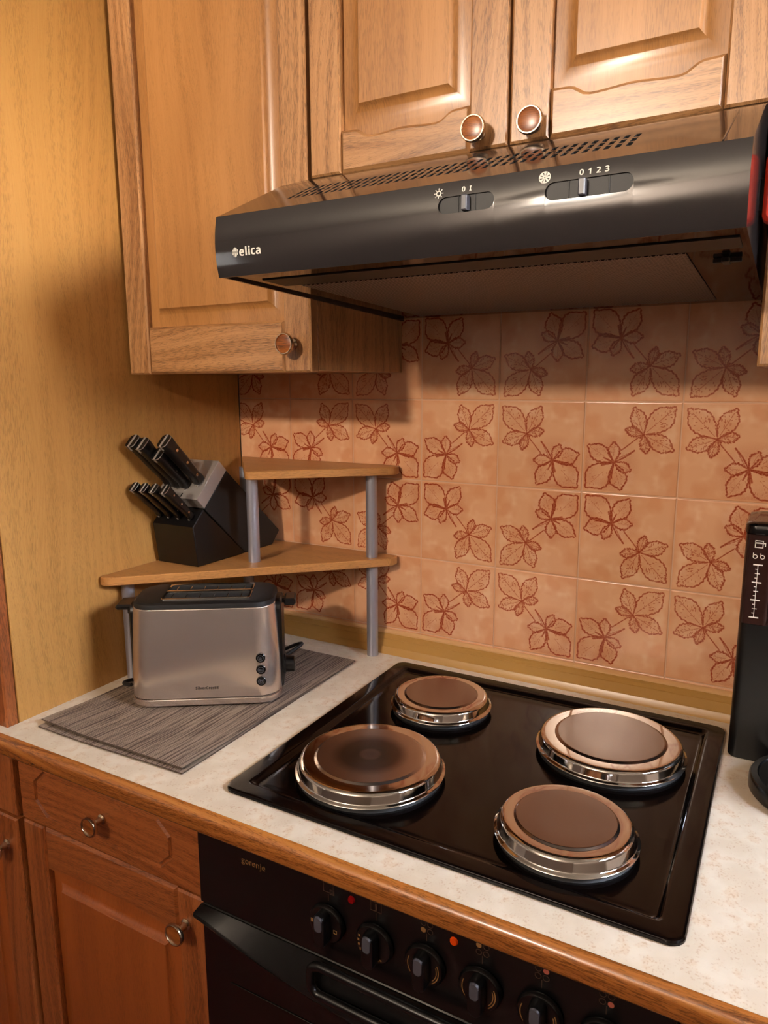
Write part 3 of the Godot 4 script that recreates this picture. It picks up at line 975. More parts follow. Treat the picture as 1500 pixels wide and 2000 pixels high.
func hood() -> void:
	var t := thing("extractor_hood", "dark brown-black extractor hood with two slide switches above the hob", "extractor hood", Vector3(0.7005, 0.652, 0.25))
	var x0 := 0.4015
	var x1 := 1.0015
	# shell: back, sides, top; the slope carries a band of slots
	var prof := [Vector2(0.0015, 0.662), Vector2(0.0015, 0.8335), Vector2(0.279, 0.8335), Vector2(0.3025, 0.8325), Vector2(0.364, 0.8105), Vector2(0.4995, 0.7445)]
	var mb := MB.new()
	for k in prof.size() - 1:
		if k == 4: continue
		var a: Vector2 = prof[k]
		var b: Vector2 = prof[k + 1]
		mb.qo([Vector3(x0, a.y, a.x), Vector3(x1, a.y, a.x), Vector3(x1, b.y, b.x), Vector3(x0, b.y, b.x)], Vector3(0, b.x - a.x, a.y - b.y) if k > 0 else Vector3(0, 0, -1))
	# slope with slots
	var sa: Vector2 = prof[4]
	var sb: Vector2 = prof[5]
	var L := sa.distance_to(sb)
	var sd := (sb - sa) / L
	var nn := Vector2(-sd.y, sd.x)
	if nn.y < 0: nn = -nn
	var S := func(x: float, s: float, dpt: float) -> Vector3:
		var q := sa + sd * s - nn * dpt
		return Vector3(x, q.y, q.x)
	var up := Vector3(0, nn.y, nn.x)
	var cols := 39
	var vb := MB.new()
	var bx0 := 0.478
	var bx1 := 0.897
	var pitch := (bx1 - bx0) / cols
	var rows := [0.000, 0.0165, 0.0205, 0.0370, 0.0410, 0.0575]
	var s0 := 0.046
	mb.qo([S.call(x0, 0, 0), S.call(x1, 0, 0), S.call(x1, s0, 0), S.call(x0, s0, 0)], up)
	mb.qo([S.call(x0, s0 + 0.0575, 0), S.call(x1, s0 + 0.0575, 0), S.call(x1, L, 0), S.call(x0, L, 0)], up)
	mb.qo([S.call(x0, s0, 0), S.call(bx0, s0, 0), S.call(bx0, s0 + 0.0575, 0), S.call(x0, s0 + 0.0575, 0)], up)
	mb.qo([S.call(bx1, s0, 0), S.call(x1, s0, 0), S.call(x1, s0 + 0.0575, 0), S.call(bx1, s0 + 0.0575, 0)], up)
	for c in cols:
		var a := bx0 + c * pitch
		var m := a + pitch * 0.52
		var e := a + pitch
		mb.qo([S.call(m, s0, 0), S.call(e, s0, 0), S.call(e, s0 + 0.0575, 0), S.call(m, s0 + 0.0575, 0)], up)
		for r in [1, 3]:
			mb.qo([S.call(a, s0 + rows[r], 0), S.call(m, s0 + rows[r], 0), S.call(m, s0 + rows[r + 1], 0), S.call(a, s0 + rows[r + 1], 0)], up)
		for r in [0, 2, 4]:
			var q0: float = s0 + rows[r]
			var q1: float = s0 + rows[r + 1]
			vb.qo([S.call(a, q0, 0), S.call(m, q0, 0), S.call(m, q0, 0.008), S.call(a, q0, 0.008)], Vector3(0, sd.y, sd.x))
			vb.qo([S.call(a, q1, 0), S.call(m, q1, 0), S.call(m, q1, 0.008), S.call(a, q1, 0.008)], Vector3(0, -sd.y, -sd.x))
			vb.qo([S.call(a, q0, 0), S.call(a, q1, 0), S.call(a, q1, 0.008), S.call(a, q0, 0.008)], Vector3(1, 0, 0))
			vb.qo([S.call(m, q0, 0), S.call(m, q1, 0), S.call(m, q1, 0.008), S.call(m, q0, 0.008)], Vector3(-1, 0, 0))
	# sides
	for s in 2:
		var x := x0 if s == 0 else x1
		var p := PackedVector2Array([Vector2(0.4995, 0.7445), Vector2(0.4995, 0.672), Vector2(0.0015, 0.652)])
		for k in range(1, 5): p.append(prof[k])
		var ix := Geometry2D.triangulate_polygon(p)
		for k in range(0, ix.size(), 3):
			mb.qo([Vector3(x, p[ix[k]].y, p[ix[k]].x), Vector3(x, p[ix[k + 1]].y, p[ix[k + 1]].x), Vector3(x, p[ix[k + 2]].y, p[ix[k + 2]].x)], Vector3(-1 if s == 0 else 1, 0, 0))
		var xi := x0 + 0.0035 if s == 0 else x1 - 0.0035      # inner face of the skirt
		mb.qo([Vector3(xi, 0.672, 0.499), Vector3(xi, 0.652, 0.0015), Vector3(xi, 0.668, 0.0015), Vector3(xi, 0.680, 0.499)], Vector3(1 if s == 0 else -1, 0, 0))
		mb.qo([Vector3(xi, 0.672, 0.499), Vector3(xi, 0.652, 0.0015), Vector3(x, 0.652, 0.0015), Vector3(x, 0.672, 0.499)], Vector3(0, -1, 0))
	var shell := part(t, "shell", mb, M.hood, 0, 25.0)
	vb.qo([S.call(bx0 - 0.005, s0 - 0.003, 0.008), S.call(bx1 + 0.005, s0 - 0.003, 0.008), S.call(bx1 + 0.005, s0 + 0.0605, 0.008), S.call(bx0 - 0.005, s0 + 0.0605, 0.008)], up)
	part(shell, "vent_backing", vb, M.void)
	# thin welded seam near the right end of the slope
	mb = MB.new()
	var s_a: Vector3 = S.call(x1 - 0.024, 0.002, -0.0004)
	var s_b: Vector3 = S.call(x1 - 0.024, L - 0.002, -0.0004)
	mb.tube([s_a, s_b], 0.0007, 6)
	part(shell, "seam", mb, M.hood)
	# front fascia, gently bowed, with two slotted recesses
	var yb := 0.671
	var yt := 0.7440
	var Z := func(y: float) -> float:
		var q := (y - 0.709) / 0.037
		return 0.5005 + 0.0050 * (1.0 - q * q)
	mb = MB.new()
	var recess := [[0.7085, 0.7705, 0.7205], [0.8225, 0.9055, 0.7205]]
	var rr := 0.0085
	var ys := []
	for k in 13: ys.append(lerpf(yb, yt, k / 12.0))
	var sheet := func(a: float, e: float, lo: float, hi: float) -> void:
		var n := 8
		for k in n:
			var q0 := lerpf(lo, hi, float(k) / n)
			var q1 := lerpf(lo, hi, float(k + 1) / n)
			mb.quad(Vector3(a, q0, Z.call(q0)), Vector3(e, q0, Z.call(q0)), Vector3(e, q1, Z.call(q1)), Vector3(a, q1, Z.call(q1)))
	var prev := x0
	for r in recess:
		sheet.call(prev, r[0], yb, yt)
		prev = r[1]
		var n := 24
		for k in n:
			var f := func(s: float) -> Vector2:     # (x, half height) along the slot
				var a: float = r[0] + rr * (1.0 - cos(PI * minf(s * 2.0, 0.5))) if s < 0.25 else (r[1] - rr * (1.0 - cos(PI * minf((1.0 - s) * 2.0, 0.5))) if s > 0.75 else lerpf(r[0] + rr, r[1] - rr, (s - 0.25) * 2.0))
				var h: float = rr * (sin(PI * s * 2.0) if s < 0.25 else (sin(PI * (1.0 - s) * 2.0) if s > 0.75 else 1.0))
				return Vector2(a, h)
			var A: Vector2 = f.call(float(k) / n)
			var B: Vector2 = f.call(float(k + 1) / n)
			for side in 2:
				for m in 6:
					var V := func(q: Vector2, u: float) -> Vector3:
						var y: float = lerpf(r[2] + q.y, yt, u) if side == 0 else lerpf(yb, r[2] - q.y, u)
						return Vector3(q.x, y, Z.call(y))
					mb.quad(V.call(A, m / 6.0), V.call(B, m / 6.0), V.call(B, (m + 1) / 6.0), V.call(A, (m + 1) / 6.0))
				var g := 1.0 if side == 0 else -1.0
				var pa := Vector3(A.x, r[2] + g * A.y, Z.call(r[2] + g * A.y))
				var pb := Vector3(B.x, r[2] + g * B.y, Z.call(r[2] + g * B.y))
				var dz := Vector3(0, 0, -0.0045)
				mb.qo([pa, pb, pb + dz, pa + dz], Vector3(0, -g, 0))
	sheet.call(prev, x1, yb, yt)
	# rounded ends and lower return
	for s in 2:
		var x := x0 if s == 0 else x1
		for k in 12:
			mb.qo([Vector3(x, ys[k], Z.call(ys[k])), Vector3(x, ys[k + 1], Z.call(ys[k + 1])), Vector3(x, ys[k + 1], 0.4985), Vector3(x, ys[k], 0.4985)], Vector3(-1 if s == 0 else 1, 0, 0))
	mb.quad(Vector3(x0, yb, 0.4985), Vector3(x1, yb, 0.4985), Vector3(x1, yb, Z.call(yb)), Vector3(x0, yb, Z.call(yb)))
	mb.quad(Vector3(x0, yt, Z.call(yt)), Vector3(x1, yt, Z.call(yt)), Vector3(x1, yt + 0.0006, 0.4985), Vector3(x0, yt + 0.0006, 0.4985))
	var fas := part(t, "fascia", mb, M.hood, 0, 30.0)
	for r in recess:
		mb = MB.new()
		mb.prism(outline((r[0] + r[1]) / 2, r[2], (r[1] - r[0]) / 2 + 0.001, rr + 0.001, rr + 0.0005, 6), 0.4985, 0.5022)
		for dx in ([0.0215, 0.040] if r[0] < 0.75 else [0.022, 0.060]):
			mb.box(Vector3(r[0] + dx, r[2] - rr, 0.502), Vector3(r[0] + dx + 0.0012, r[2] + rr, 0.5030), 0.0002)
		var sw := part(fas, "switch", mb, M.matte_black)
		mb = MB.new()
		var sx := 0.7395 if r[0] < 0.75 else 0.8590
		mb.prism(outline(sx, r[2], 0.0034, 0.0078, 0.0012, 3), 0.5015, 0.5105, Transform3D(), 0.0012)
		mesh_of(mb, M.grey, org[fas], 1, 30.0, Vector2.INF, sw.mesh)
	var face := func(y: float) -> Basis: return Basis(Vector3(1, 0, 0), -atan(0.010 * (y - 0.709) / 0.037 / 0.037))
	letters(fas, "lettering", "elica", Vector3(0.4565, 0.6985, Z.call(0.6985)), 0.0098, face.call(0.6985), M.white_ink, true, 1.12)
	letters(fas, "lettering", "0", Vector3(0.7365, 0.7345, Z.call(0.7345)), 0.0050, face.call(0.7345), M.white_ink, true, 1.1)
	letters(fas, "lettering", "I", Vector3(0.7440, 0.7345, Z.call(0.7345)), 0.0050, face.call(0.7345), M.white_ink, true, 1.0)
	var dx := 0
	for s in ["0", "1", "2", "3"]:
		letters(fas, "lettering", s, Vector3(0.8570 + dx * 0.0079, 0.7345, Z.call(0.7345)), 0.0054, face.call(0.7345), M.white_ink, true, 1.1)
		dx += 1
	# little marks: a leaf-like roundel, a lamp sun, a fan
	mb = MB.new()
	var c := Vector3(0.4335, 0.6985, Z.call(0.6985) + 0.0001)
	for k in 5:
		var hh: float = [0.0030, 0.0048, 0.0058, 0.0048, 0.0030][k]
		mb.box(c + Vector3(-0.0042 + k * 0.0018, -hh, 0), c + Vector3(-0.0042 + k * 0.0018 + 0.0012, hh, 0.0003), 0.00005)
	mb.box(c + Vector3(-0.0045, -0.0012, 0), c + Vector3(0.0045, 0.0012, 0.0003), 0.00005)
	part(fas, "emblem", mb, M.white_ink)
	mb = MB.new()
	c = Vector3(0.7085, 0.7335, Z.call(0.7335))
	var E := Transform3D(face.call(0.7335), c)
	mb.lathe([Vector2(0.0030, -0.0005), Vector2(0.0030, 0.0004), Vector2(0.0019, 0.0004), Vector2(0.0019, -0.0005)], E * xf_z(Vector3.ZERO), 16)
	for k in 8:
		var a := TAU * k / 8
		mb.box(Vector3(-0.0004, 0.0034, -0.0003), Vector3(0.0004, 0.0054, 0.0004), 0.00005, E * Transform3D(Basis(Vector3(0, 0, 1), a), Vector3.ZERO))
	part(fas, "emblem", mb, M.white_ink)
	mb = MB.new()
	c = Vector3(0.8215, 0.7345, Z.call(0.7345))
	E = Transform3D(face.call(0.7345), c)
	mb.lathe([Vector2(0.0058, -0.0005), Vector2(0.0058, 0.0004), Vector2(0.0050, 0.0004), Vector2(0.0050, -0.0005)], E * xf_z(Vector3.ZERO), 20)
	for k in 8:
		var a := TAU * k / 8
		mb.prism(PackedVector2Array([Vector2(-0.0003, 0.0006), Vector2(0.0003, 0.0006), Vector2(0.0015, 0.0048), Vector2(-0.0011, 0.0050)]), -0.0003, 0.0004, E * Transform3D(Basis(Vector3(0, 0, 1), a), Vector3.ZERO))
	part(fas, "emblem", mb, M.white_ink)
	# underside: glossy front plate, black lip, grease filter, rear plate
	var slab := func(a: float, e: float, za: float, zb: float, dy: float, th: float) -> MB:
		var m := MB.new()
		var ya := 0.6745 - (0.5 - za) * 0.0355 - dy
		var yc := 0.6745 - (0.5 - zb) * 0.0355 - dy
		m.prism(PackedVector2Array([Vector2(-zb, yc), Vector2(-zb, yc + th), Vector2(-za, ya + th), Vector2(-za, ya)]), a, e, Transform3D(Basis(Vector3(0, 0, -1), Vector3(0, 1, 0), Vector3(1, 0, 0)), Vector3.ZERO), 0.0004, 0.0004)
		return m
	part(t, "bottom_plate", slab.call(x0 + 0.004, x1 - 0.004, 0.0025, 0.4982, 0.0, 0.003), M.under)
	part(t, "light_cover", slab.call(x0 + 0.030, x1 - 0.008, 0.402, 0.452, 0.0014, 0.0013), M.matte_black)
	part(t, "grease_filter", slab.call(0.455, 0.940, 0.036, 0.396, 0.0014, 0.0013), M.filter, 0, 40.0, "fine metal mesh grease filter")
	mb = MB.new()
	mb.box(Vector3(0.962, 0.6645, 0.345), Vector3(0.990, 0.6685, 0.352), 0.0005)
	mb.box(Vector3(0.971, 0.6635, 0.335), Vector3(0.979, 0.6685, 0.362), 0.001)
	part(t, "latch", mb, M.matte_black)

func hob() -> void:
	var t := thing("hob", "black enamel four-plate electric hob set into the beige worktop", "hob", Vector3(0.712, 0.0, 0.306))
	var dn := Transform3D(Basis(Vector3(1, 0, 0), Vector3(0, 0, -1), Vector3(0, 1, 0)), Vector3.ZERO)
	var cx := 0.7121
	var cz := 0.3058
	var hx := 0.2895
	var hz := 0.2551
	var o := func(i: float) -> PackedVector2Array: return outline(cx, -cz, hx - i, hz - i, maxf(0.017 - i * 0.35, 0.006), 6)
	var mb := MB.new()
	mb.stack([o.call(0.001), o.call(0.0), o.call(0.0), o.call(0.0012), o.call(0.004), o.call(0.022), o.call(0.0255), o.call(0.0285), o.call(0.031), o.call(0.0335), o.call(0.037), o.call(0.041)],
		[0.0003, 0.0012, 0.0040, 0.0058, 0.0066, 0.0064, 0.0058, 0.0030, 0.0012, 0.0008, 0.0012, 0.0014], dn)
	part(t, "tray", mb, M.enamel, 0, 35.0)
	var spots := [[0.5769, 0.1955, 0.0840], [0.5762, 0.4288, 0.1047], [0.8570, 0.2133, 0.1057], [0.8551, 0.4445, 0.0850]]
	var labels := ["small shiny steel burner cover at the back left, nearest the corner shelf", "large steel burner cover at the front left with a dark scorched centre", "large clean steel burner cover at the back right, beside the coffee maker", "small steel burner cover at the front right of the hob"]
	for k in 4:
		var s: Array = spots[k]
		mb = MB.new()
		var r: float = s[2] - 0.006
		mb.lathe([Vector2(0, 0.0005), Vector2(r + 0.002, 0.0005), Vector2(r + 0.003, 0.004), Vector2(r, 0.0065), Vector2(r - 0.004, 0.0100), Vector2(0, 0.0100)], Transform3D(Basis(), Vector3(s[0], 0.0008, s[1])), 64)
		part(t, "hotplate", mb, M.matte_black)
	for k in 4:
		var s: Array = spots[k]
		var r: float = s[2]
		var rt := r - (0.0072 if k != 3 else 0.0080)
		var h := 0.0180
		var c := thing("burner_cover", labels[k], "burner cover", Vector3(s[0], 0.0110, s[1]), 0, "steel covers on the four hotplates")
		var T := Transform3D(Basis(), Vector3(s[0], 0.0110, s[1]))
		mb = MB.new()
		mb.lathe([Vector2(r - 0.004, 0.0012), Vector2(r - 0.001, -0.0002), Vector2(r + 0.0002, 0.0008), Vector2(r - 0.0006, 0.0022), Vector2(r - 0.0030, 0.0030), Vector2(r - 0.0046, 0.0048), Vector2(rt + 0.0012, h - 0.0045), Vector2(rt - 0.0005, h - 0.0018), Vector2(rt - 0.0035, h - 0.0002), Vector2(rt - 0.006, h), Vector2(rt * 0.80, h - 0.0003)], T, 96)
		part(c, "rim", mb, M.chrome, 0, 50.0)
		mb = MB.new()
		mb.lathe([Vector2(rt * 0.80, h - 0.0003), Vector2(rt * 0.79, h - 0.0002), Vector2(rt * 0.765, h + 0.0016), Vector2(rt * 0.75, h + 0.0019), Vector2(rt * 0.4, h + 0.0014), Vector2(0, h + 0.0012)], T, 96)
		var mt: StandardMaterial3D = M.brushed
		if k == 1:
			mt = M.scorched
			mt.uv1_scale = Vector3(0.5 / (rt * 0.8), 0.5 / (rt * 0.8), 1)
			mt.uv1_offset = Vector3(0.5, 0.5, 0)
		part(c, "raised_centre", mb, mt, 0, 50.0, "", Vector2.ZERO)

func corner_shelf() -> void:
	var t := thing("corner_shelf", "two-tier beech corner shelf on grey metal poles over the toaster", "shelf", Vector3(0.2, 0.0, 0.2))
	var dn := Transform3D(Basis(Vector3(1, 0, 0), Vector3(0, 0, -1), Vector3(0, 1, 0)), Vector3.ZERO)
	var rnd := func(pts: Array, r: Array) -> PackedVector2Array:
		var p := PackedVector2Array()
		var n := pts.size()
		for i in n:
			var a: Vector2 = pts[(i + n - 1) % n]
			var b: Vector2 = pts[i]
			var c: Vector2 = pts[(i + 1) % n]
			var u : Vector2 = b + (a - b).normalized() * r[i]
			var w : Vector2 = b + (c - b).normalized() * r[i]
			for k in 6:
				var s := k / 5.0
				p.append(u.lerp(b, s).lerp(b.lerp(w, s), s))
		return p
	var low: PackedVector2Array = rnd.call([Vector2(0.001, -0.002), Vector2(0.001, -0.396), Vector2(0.020, -0.398), Vector2(0.396, -0.030), Vector2(0.394, -0.002)], [0.004, 0.008, 0.010, 0.012, 0.010])
	var mb := MB.new()
	mb.prism(low, 0.1875, 0.203, dn, 0.0014, 0.0014)
	part(t, "lower_board", mb, M.beech, 0)
	var upb: PackedVector2Array = rnd.call([Vector2(0.002, -0.002), Vector2(0.196, -0.222), Vector2(0.400, -0.032), Vector2(0.398, -0.002)], [0.012, 0.016, 0.012, 0.010])
	mb = MB.new()
	mb.prism(upb, 0.3665, 0.382, dn, 0.0014, 0.0014)
	part(t, "upper_board", mb, M.beech, 0)
	for p in [[0.3525, 0.036, 0.0, 0.1875], [0.3525, 0.036, 0.203, 0.3665], [0.0165, 0.347, 0.0, 0.1875], [0.173, 0.176, 0.203, 0.3665], [0.052, 0.052, 0.0, 0.1875], [0.052, 0.052, 0.203, 0.3665]]:
		mb = MB.new()
		mb.lathe([Vector2(0, p[2]), Vector2(0.0112, p[2]), Vector2(0.0112, p[3]), Vector2(0, p[3])], Transform3D(Basis(), Vector3(p[0], 0, p[1])), 28)
		part(t, "pole", mb, M.pole)

func placemats() -> void:
	var labs := ["taupe woven placemat lying directly on the worktop, lower of the two", "taupe woven placemat under the toaster, upper of the two"]
	for k in 2:
		var at := Vector3(0.192, 0.0005 + k * 0.0032, 0.326)
		var t := thing("placemat", labs[k], "placemat", at, [0.012, -0.004][k], "stacked woven placemats")
		var nx := 6
		var nz := 24
		var hx := 0.1525
		var hz := 0.2325
		var mb := MB.new()
		var eb := MB.new()
		var th := 0.0022
		var H := func(u: float, v: float) -> float:     # the upper mat lifts a little at its front edge
			var front := smoothstep(0.80, 1.0, v)
			return (0.0045 * front * (1.0 - 0.5 * u) if k == 1 else 0.0008 * front) + th
		var P := func(i: int, j: int, top: bool) -> Vector3:
			var u := float(i) / nx
			var v := float(j) / nz
			var y: float = H.call(u, v)
			return Vector3(lerpf(-hx, hx, u), y if top else y - th, lerpf(-hz, hz, v) + (0.004 if k == 0 else -0.003) + 0.002 * sin(u * 5.0) * v)
		for i in nx:
			for j in nz:
				var q := [Vector2(float(i) / nx, float(j) / nz), Vector2(float(i + 1) / nx, float(j) / nz), Vector2(float(i + 1) / nx, float(j + 1) / nz), Vector2(float(i) / nx, float(j + 1) / nz)]
				mb.quv(P.call(i, j + 1, true), P.call(i + 1, j + 1, true), P.call(i + 1, j, true), P.call(i, j, true), q[3], q[2], q[1], q[0])
				eb.quad(P.call(i, j, false), P.call(i + 1, j, false), P.call(i + 1, j + 1, false), P.call(i, j + 1, false))
		for i in nx:
			eb.quad(P.call(i, nz, false), P.call(i + 1, nz, false), P.call(i + 1, nz, true), P.call(i, nz, true))
			eb.quad(P.call(i + 1, 0, false), P.call(i, 0, false), P.call(i, 0, true), P.call(i + 1, 0, true))
		for j in nz:
			eb.quad(P.call(nx, j + 1, false), P.call(nx, j, false), P.call(nx, j, true), P.call(nx, j + 1, true))
			eb.quad(P.call(0, j, false), P.call(0, j + 1, false), P.call(0, j + 1, true), P.call(0, j, true))
		var m: StandardMaterial3D = M.mat
		if not M.has("mat_own"):
			M.mat_own = M.mat.duplicate()
			M.mat_own.uv1_scale = Vector3.ONE
		m = M.mat_own
		part(t, "weave", mb, m)
		part(t, "edge", eb, M.mat_edge)

func toaster() -> void:
	var t := thing("toaster", "brushed steel two-slot toaster with black lid, standing on the placemats", "toaster", Vector3(0.1983, 0.0064, 0.3343), 0.5863)
	var up := Transform3D(Basis(Vector3(1, 0, 0), Vector3(0, 0, -1), Vector3(0, 1, 0)), Vector3.ZERO)     # outline (x, -z), height y
	var O := func(l: float, w: float, r: float, dz := 0.0) -> PackedVector2Array: return outline(0, -dz, l / 2, w / 2, r, 9)
	var mb := MB.new()
	mb.stack([O.call(0.225, 0.115, 0.03), O.call(0.236, 0.127, 0.032), O.call(0.236, 0.127, 0.032)], [0.0022, 0.005, 0.016], up)
	for q in [[-0.09, -0.045], [0.09, -0.045], [-0.09, 0.045], [0.09, 0.045]]:
		mb.lathe([Vector2(0, 0), Vector2(0.008, 0), Vector2(0.008, 0.004), Vector2(0, 0.004)], Transform3D(Basis(), Vector3(q[0], 0, q[1])), 16)
	part(t, "base", mb, M.matte_black)
	mb = MB.new()
	mb.stack([O.call(0.244, 0.133, 0.035), O.call(0.249, 0.139, 0.037), O.call(0.2495, 0.1395, 0.037), O.call(0.247, 0.137, 0.036)], [0.0042, 0.006, 0.0150, 0.0162], up, true, true)
	part(t, "plinth", mb, M.steel, 1, 50.0)
	mb = MB.new()
	mb.stack([O.call(0.2465, 0.1365, 0.036), O.call(0.2490, 0.1390, 0.037), O.call(0.2480, 0.1375, 0.037), O.call(0.2430, 0.1330, 0.037), O.call(0.2370, 0.1280, 0.037), O.call(0.2335, 0.1245, 0.036)], [0.0176, 0.0190, 0.040, 0.110, 0.1685, 0.1700], up)
	part(t, "shell", mb, M.steel, 1, 60.0, "shiny brushed steel shell")
	mb = MB.new()
	mb.stack([O.call(0.2330, 0.1240, 0.036), O.call(0.2345, 0.1255, 0.037), O.call(0.2330, 0.1240, 0.037), O.call(0.2240, 0.1150, 0.034)], [0.1695, 0.1712, 0.1775, 0.1800], up)
	part(t, "lid", mb, M.matte_black, 0, 40.0, "black plastic lid")
	# slots with a chrome frame
	mb = MB.new()
	var outer := outline(0.004, 0.0, 0.0740, 0.0420, 0.006, 5)
	for s in [-1.0, 1.0]:
		var o1 := outline(0.004, s * 0.0225, 0.0735, 0.0225, 0.006, 5)
		var i1 := outline(0.004, s * 0.0225, 0.0695, 0.0165, 0.004, 5)
		mb.stack([o1, o1, MB.inset(o1, 0.001), i1, i1], [0.1795, 0.1825, 0.1832, 0.1828, 0.1600], up, false, false)
	part(t, "slot_frame", mb, M.chrome, 0, 30.0, "chrome frame of the two bread slots")
	mb = MB.new()
	for s in [-1.0, 1.0]:
		mb.prism(outline(0.004, s * 0.0225, 0.0698, 0.0168, 0.004, 5), 0.1801, 0.1806, up)
	part(t, "bread_slot", mb, M.void)
	mb = MB.new()
	for s in [-1.0, 1.0]:
		for k in 6:
			mb.box(Vector3(-0.055 + k * 0.023, 0.1806, s * 0.0225 - 0.012), Vector3(-0.0535 + k * 0.023, 0.1812, s * 0.0225 + 0.012), 0.0002)
	part(t, "grid_wire", mb, M.chrome)
	# end plates, lever, dial, side grip
	mb = MB.new()
	mb.prism(outline(0.0, 0.092, 0.034, 0.080, 0.018, 5), 0.108, 0.1275, Transform3D(Basis(Vector3(0, 0, -1), Vector3(0, 1, 0), Vector3(1, 0, 0)), Vector3.ZERO), 0.003)
	part(t, "end_plate", mb, M.black)
	mb = MB.new()
	mb.prism(outline(0.0, 0.092, 0.034, 0.080, 0.018, 5), 0.108, 0.1255, Transform3D(Basis(Vector3(0, 0, 1), Vector3(0, 1, 0), Vector3(-1, 0, 0)), Vector3.ZERO), 0.003)
	part(t, "end_plate", mb, M.black)
	mb = MB.new()
	mb.box(Vector3(0.126, 0.1600, -0.008), Vector3(0.1345, 0.1680, 0.008), 0.001)
	mb.box(Vector3(0.131, 0.1585, -0.021), Vector3(0.1510, 0.1705, 0.021), 0.003)
	part(t, "lever", mb, M.black)
	mb = MB.new()
	var xx := Transform3D(Basis(Vector3(0, -1, 0), Vector3(1, 0, 0), Vector3(0, 0, 1)), Vector3(0.1270, 0.046, 0.0))
	mb.lathe([Vector2(0, 0), Vector2(0.0175, 0), Vector2(0.0175, 0.003), Vector2(0.0145, 0.004), Vector2(0.0140, 0.018), Vector2(0.0125, 0.0195), Vector2(0, 0.0195)], xx, 28)
	part(t, "dial", mb, M.black)
	mb = MB.new()
	mb.box(Vector3(-0.1500, 0.1590, -0.024), Vector3(-0.1150, 0.1680, 0.024), 0.003)
	mb.box(Vector3(-0.1310, 0.1500, -0.020), Vector3(-0.1200, 0.1600, 0.020), 0.002)
	part(t, "side_grip", mb, M.black)
	# three round buttons on the front face (which leans back a little)
	for k in 3:
		var y: float = [0.084, 0.064, 0.0440][k]
		var zf: float = lerpf(0.06875, 0.0665, (y - 0.040) / 0.070) - 0.0001
		mb = MB.new()
		var T := Transform3D(Basis(Vector3(1, 0, 0), PI / 2 - 0.032), Vector3(0.0935, y, zf))
		mb.lathe([Vector2(0, 0), Vector2(0.0080, 0), Vector2(0.0080, 0.0012), Vector2(0.0072, 0.0018), Vector2(0.0066, 0.0010), Vector2(0.0058, 0.0010), Vector2(0.0052, 0.0022), Vector2(0, 0.0026)], T, 28)
		var bt := part(t, "button", mb, M.gloss_black)
		mb = MB.new()
		mb.lathe([Vector2(0.0050, 0.0023), Vector2(0.0050, 0.0026), Vector2(0.0044, 0.0027), Vector2(0.0044, 0.0024)], T, 24)
		var F := Transform3D(Basis(Vector3(1, 0, 0), -0.032), Vector3(0.0935, y, zf))
		mb.box(Vector3(-0.0022, -0.0018, 0.0025), Vector3(0.0022, -0.0012, 0.0029), 0.0001, F)
		mb.box(Vector3(-0.0022, -0.0018, 0.0025), Vector3(-0.0016, 0.0016, 0.0029), 0.0001, F)
		mb.box(Vector3(0.0016, -0.0018, 0.0025), Vector3(0.0022, 0.0016, 0.0029), 0.0001, F)
		if k < 2: mb.box(Vector3(-0.0003, -0.0005, 0.0025), Vector3(0.0003, 0.0022, 0.0029), 0.0001, F)
		else: mb.box(Vector3(-0.0022, 0.0012, 0.0025), Vector3(0.0022, 0.0017, 0.0029), 0.0001, F)
		part(bt, "symbol", mb, M.grey)
	letters(t, "lettering", "SilverCrest®", Vector3(0.0045, 0.0352, 0.0690), 0.0043, Basis(Vector3(1, 0, 0), -0.02), M.dark_ink, true)
	# cord that loops out at the back left, and along the back to the right
	mb = MB.new()
	var path := []
	for k in 25:
		var a := PI * (0.10 + 1.05 * k / 24.0)
		path.append(Vector3(-0.118 - 0.030 * sin(a), 0.012 + 0.018 * cos(a) * 0.6 + 0.010, 0.000 + 0.040 * cos(a)))
	mb.tube(path, 0.0032, 10)
	part(t, "cord", mb, M.matte_black)
	mb = MB.new()
	path = []
	for k in 21:
		var s := k / 20.0
		path.append(Vector3(0.100 + 0.055 * sin(PI * s), 0.012 + 0.040 * s * (1.0 - s) * 4.0 * 0.8, -0.075 - 0.055 * s))
	mb.tube(path, 0.0032, 10)
	part(t, "cord", mb, M.matte_black)

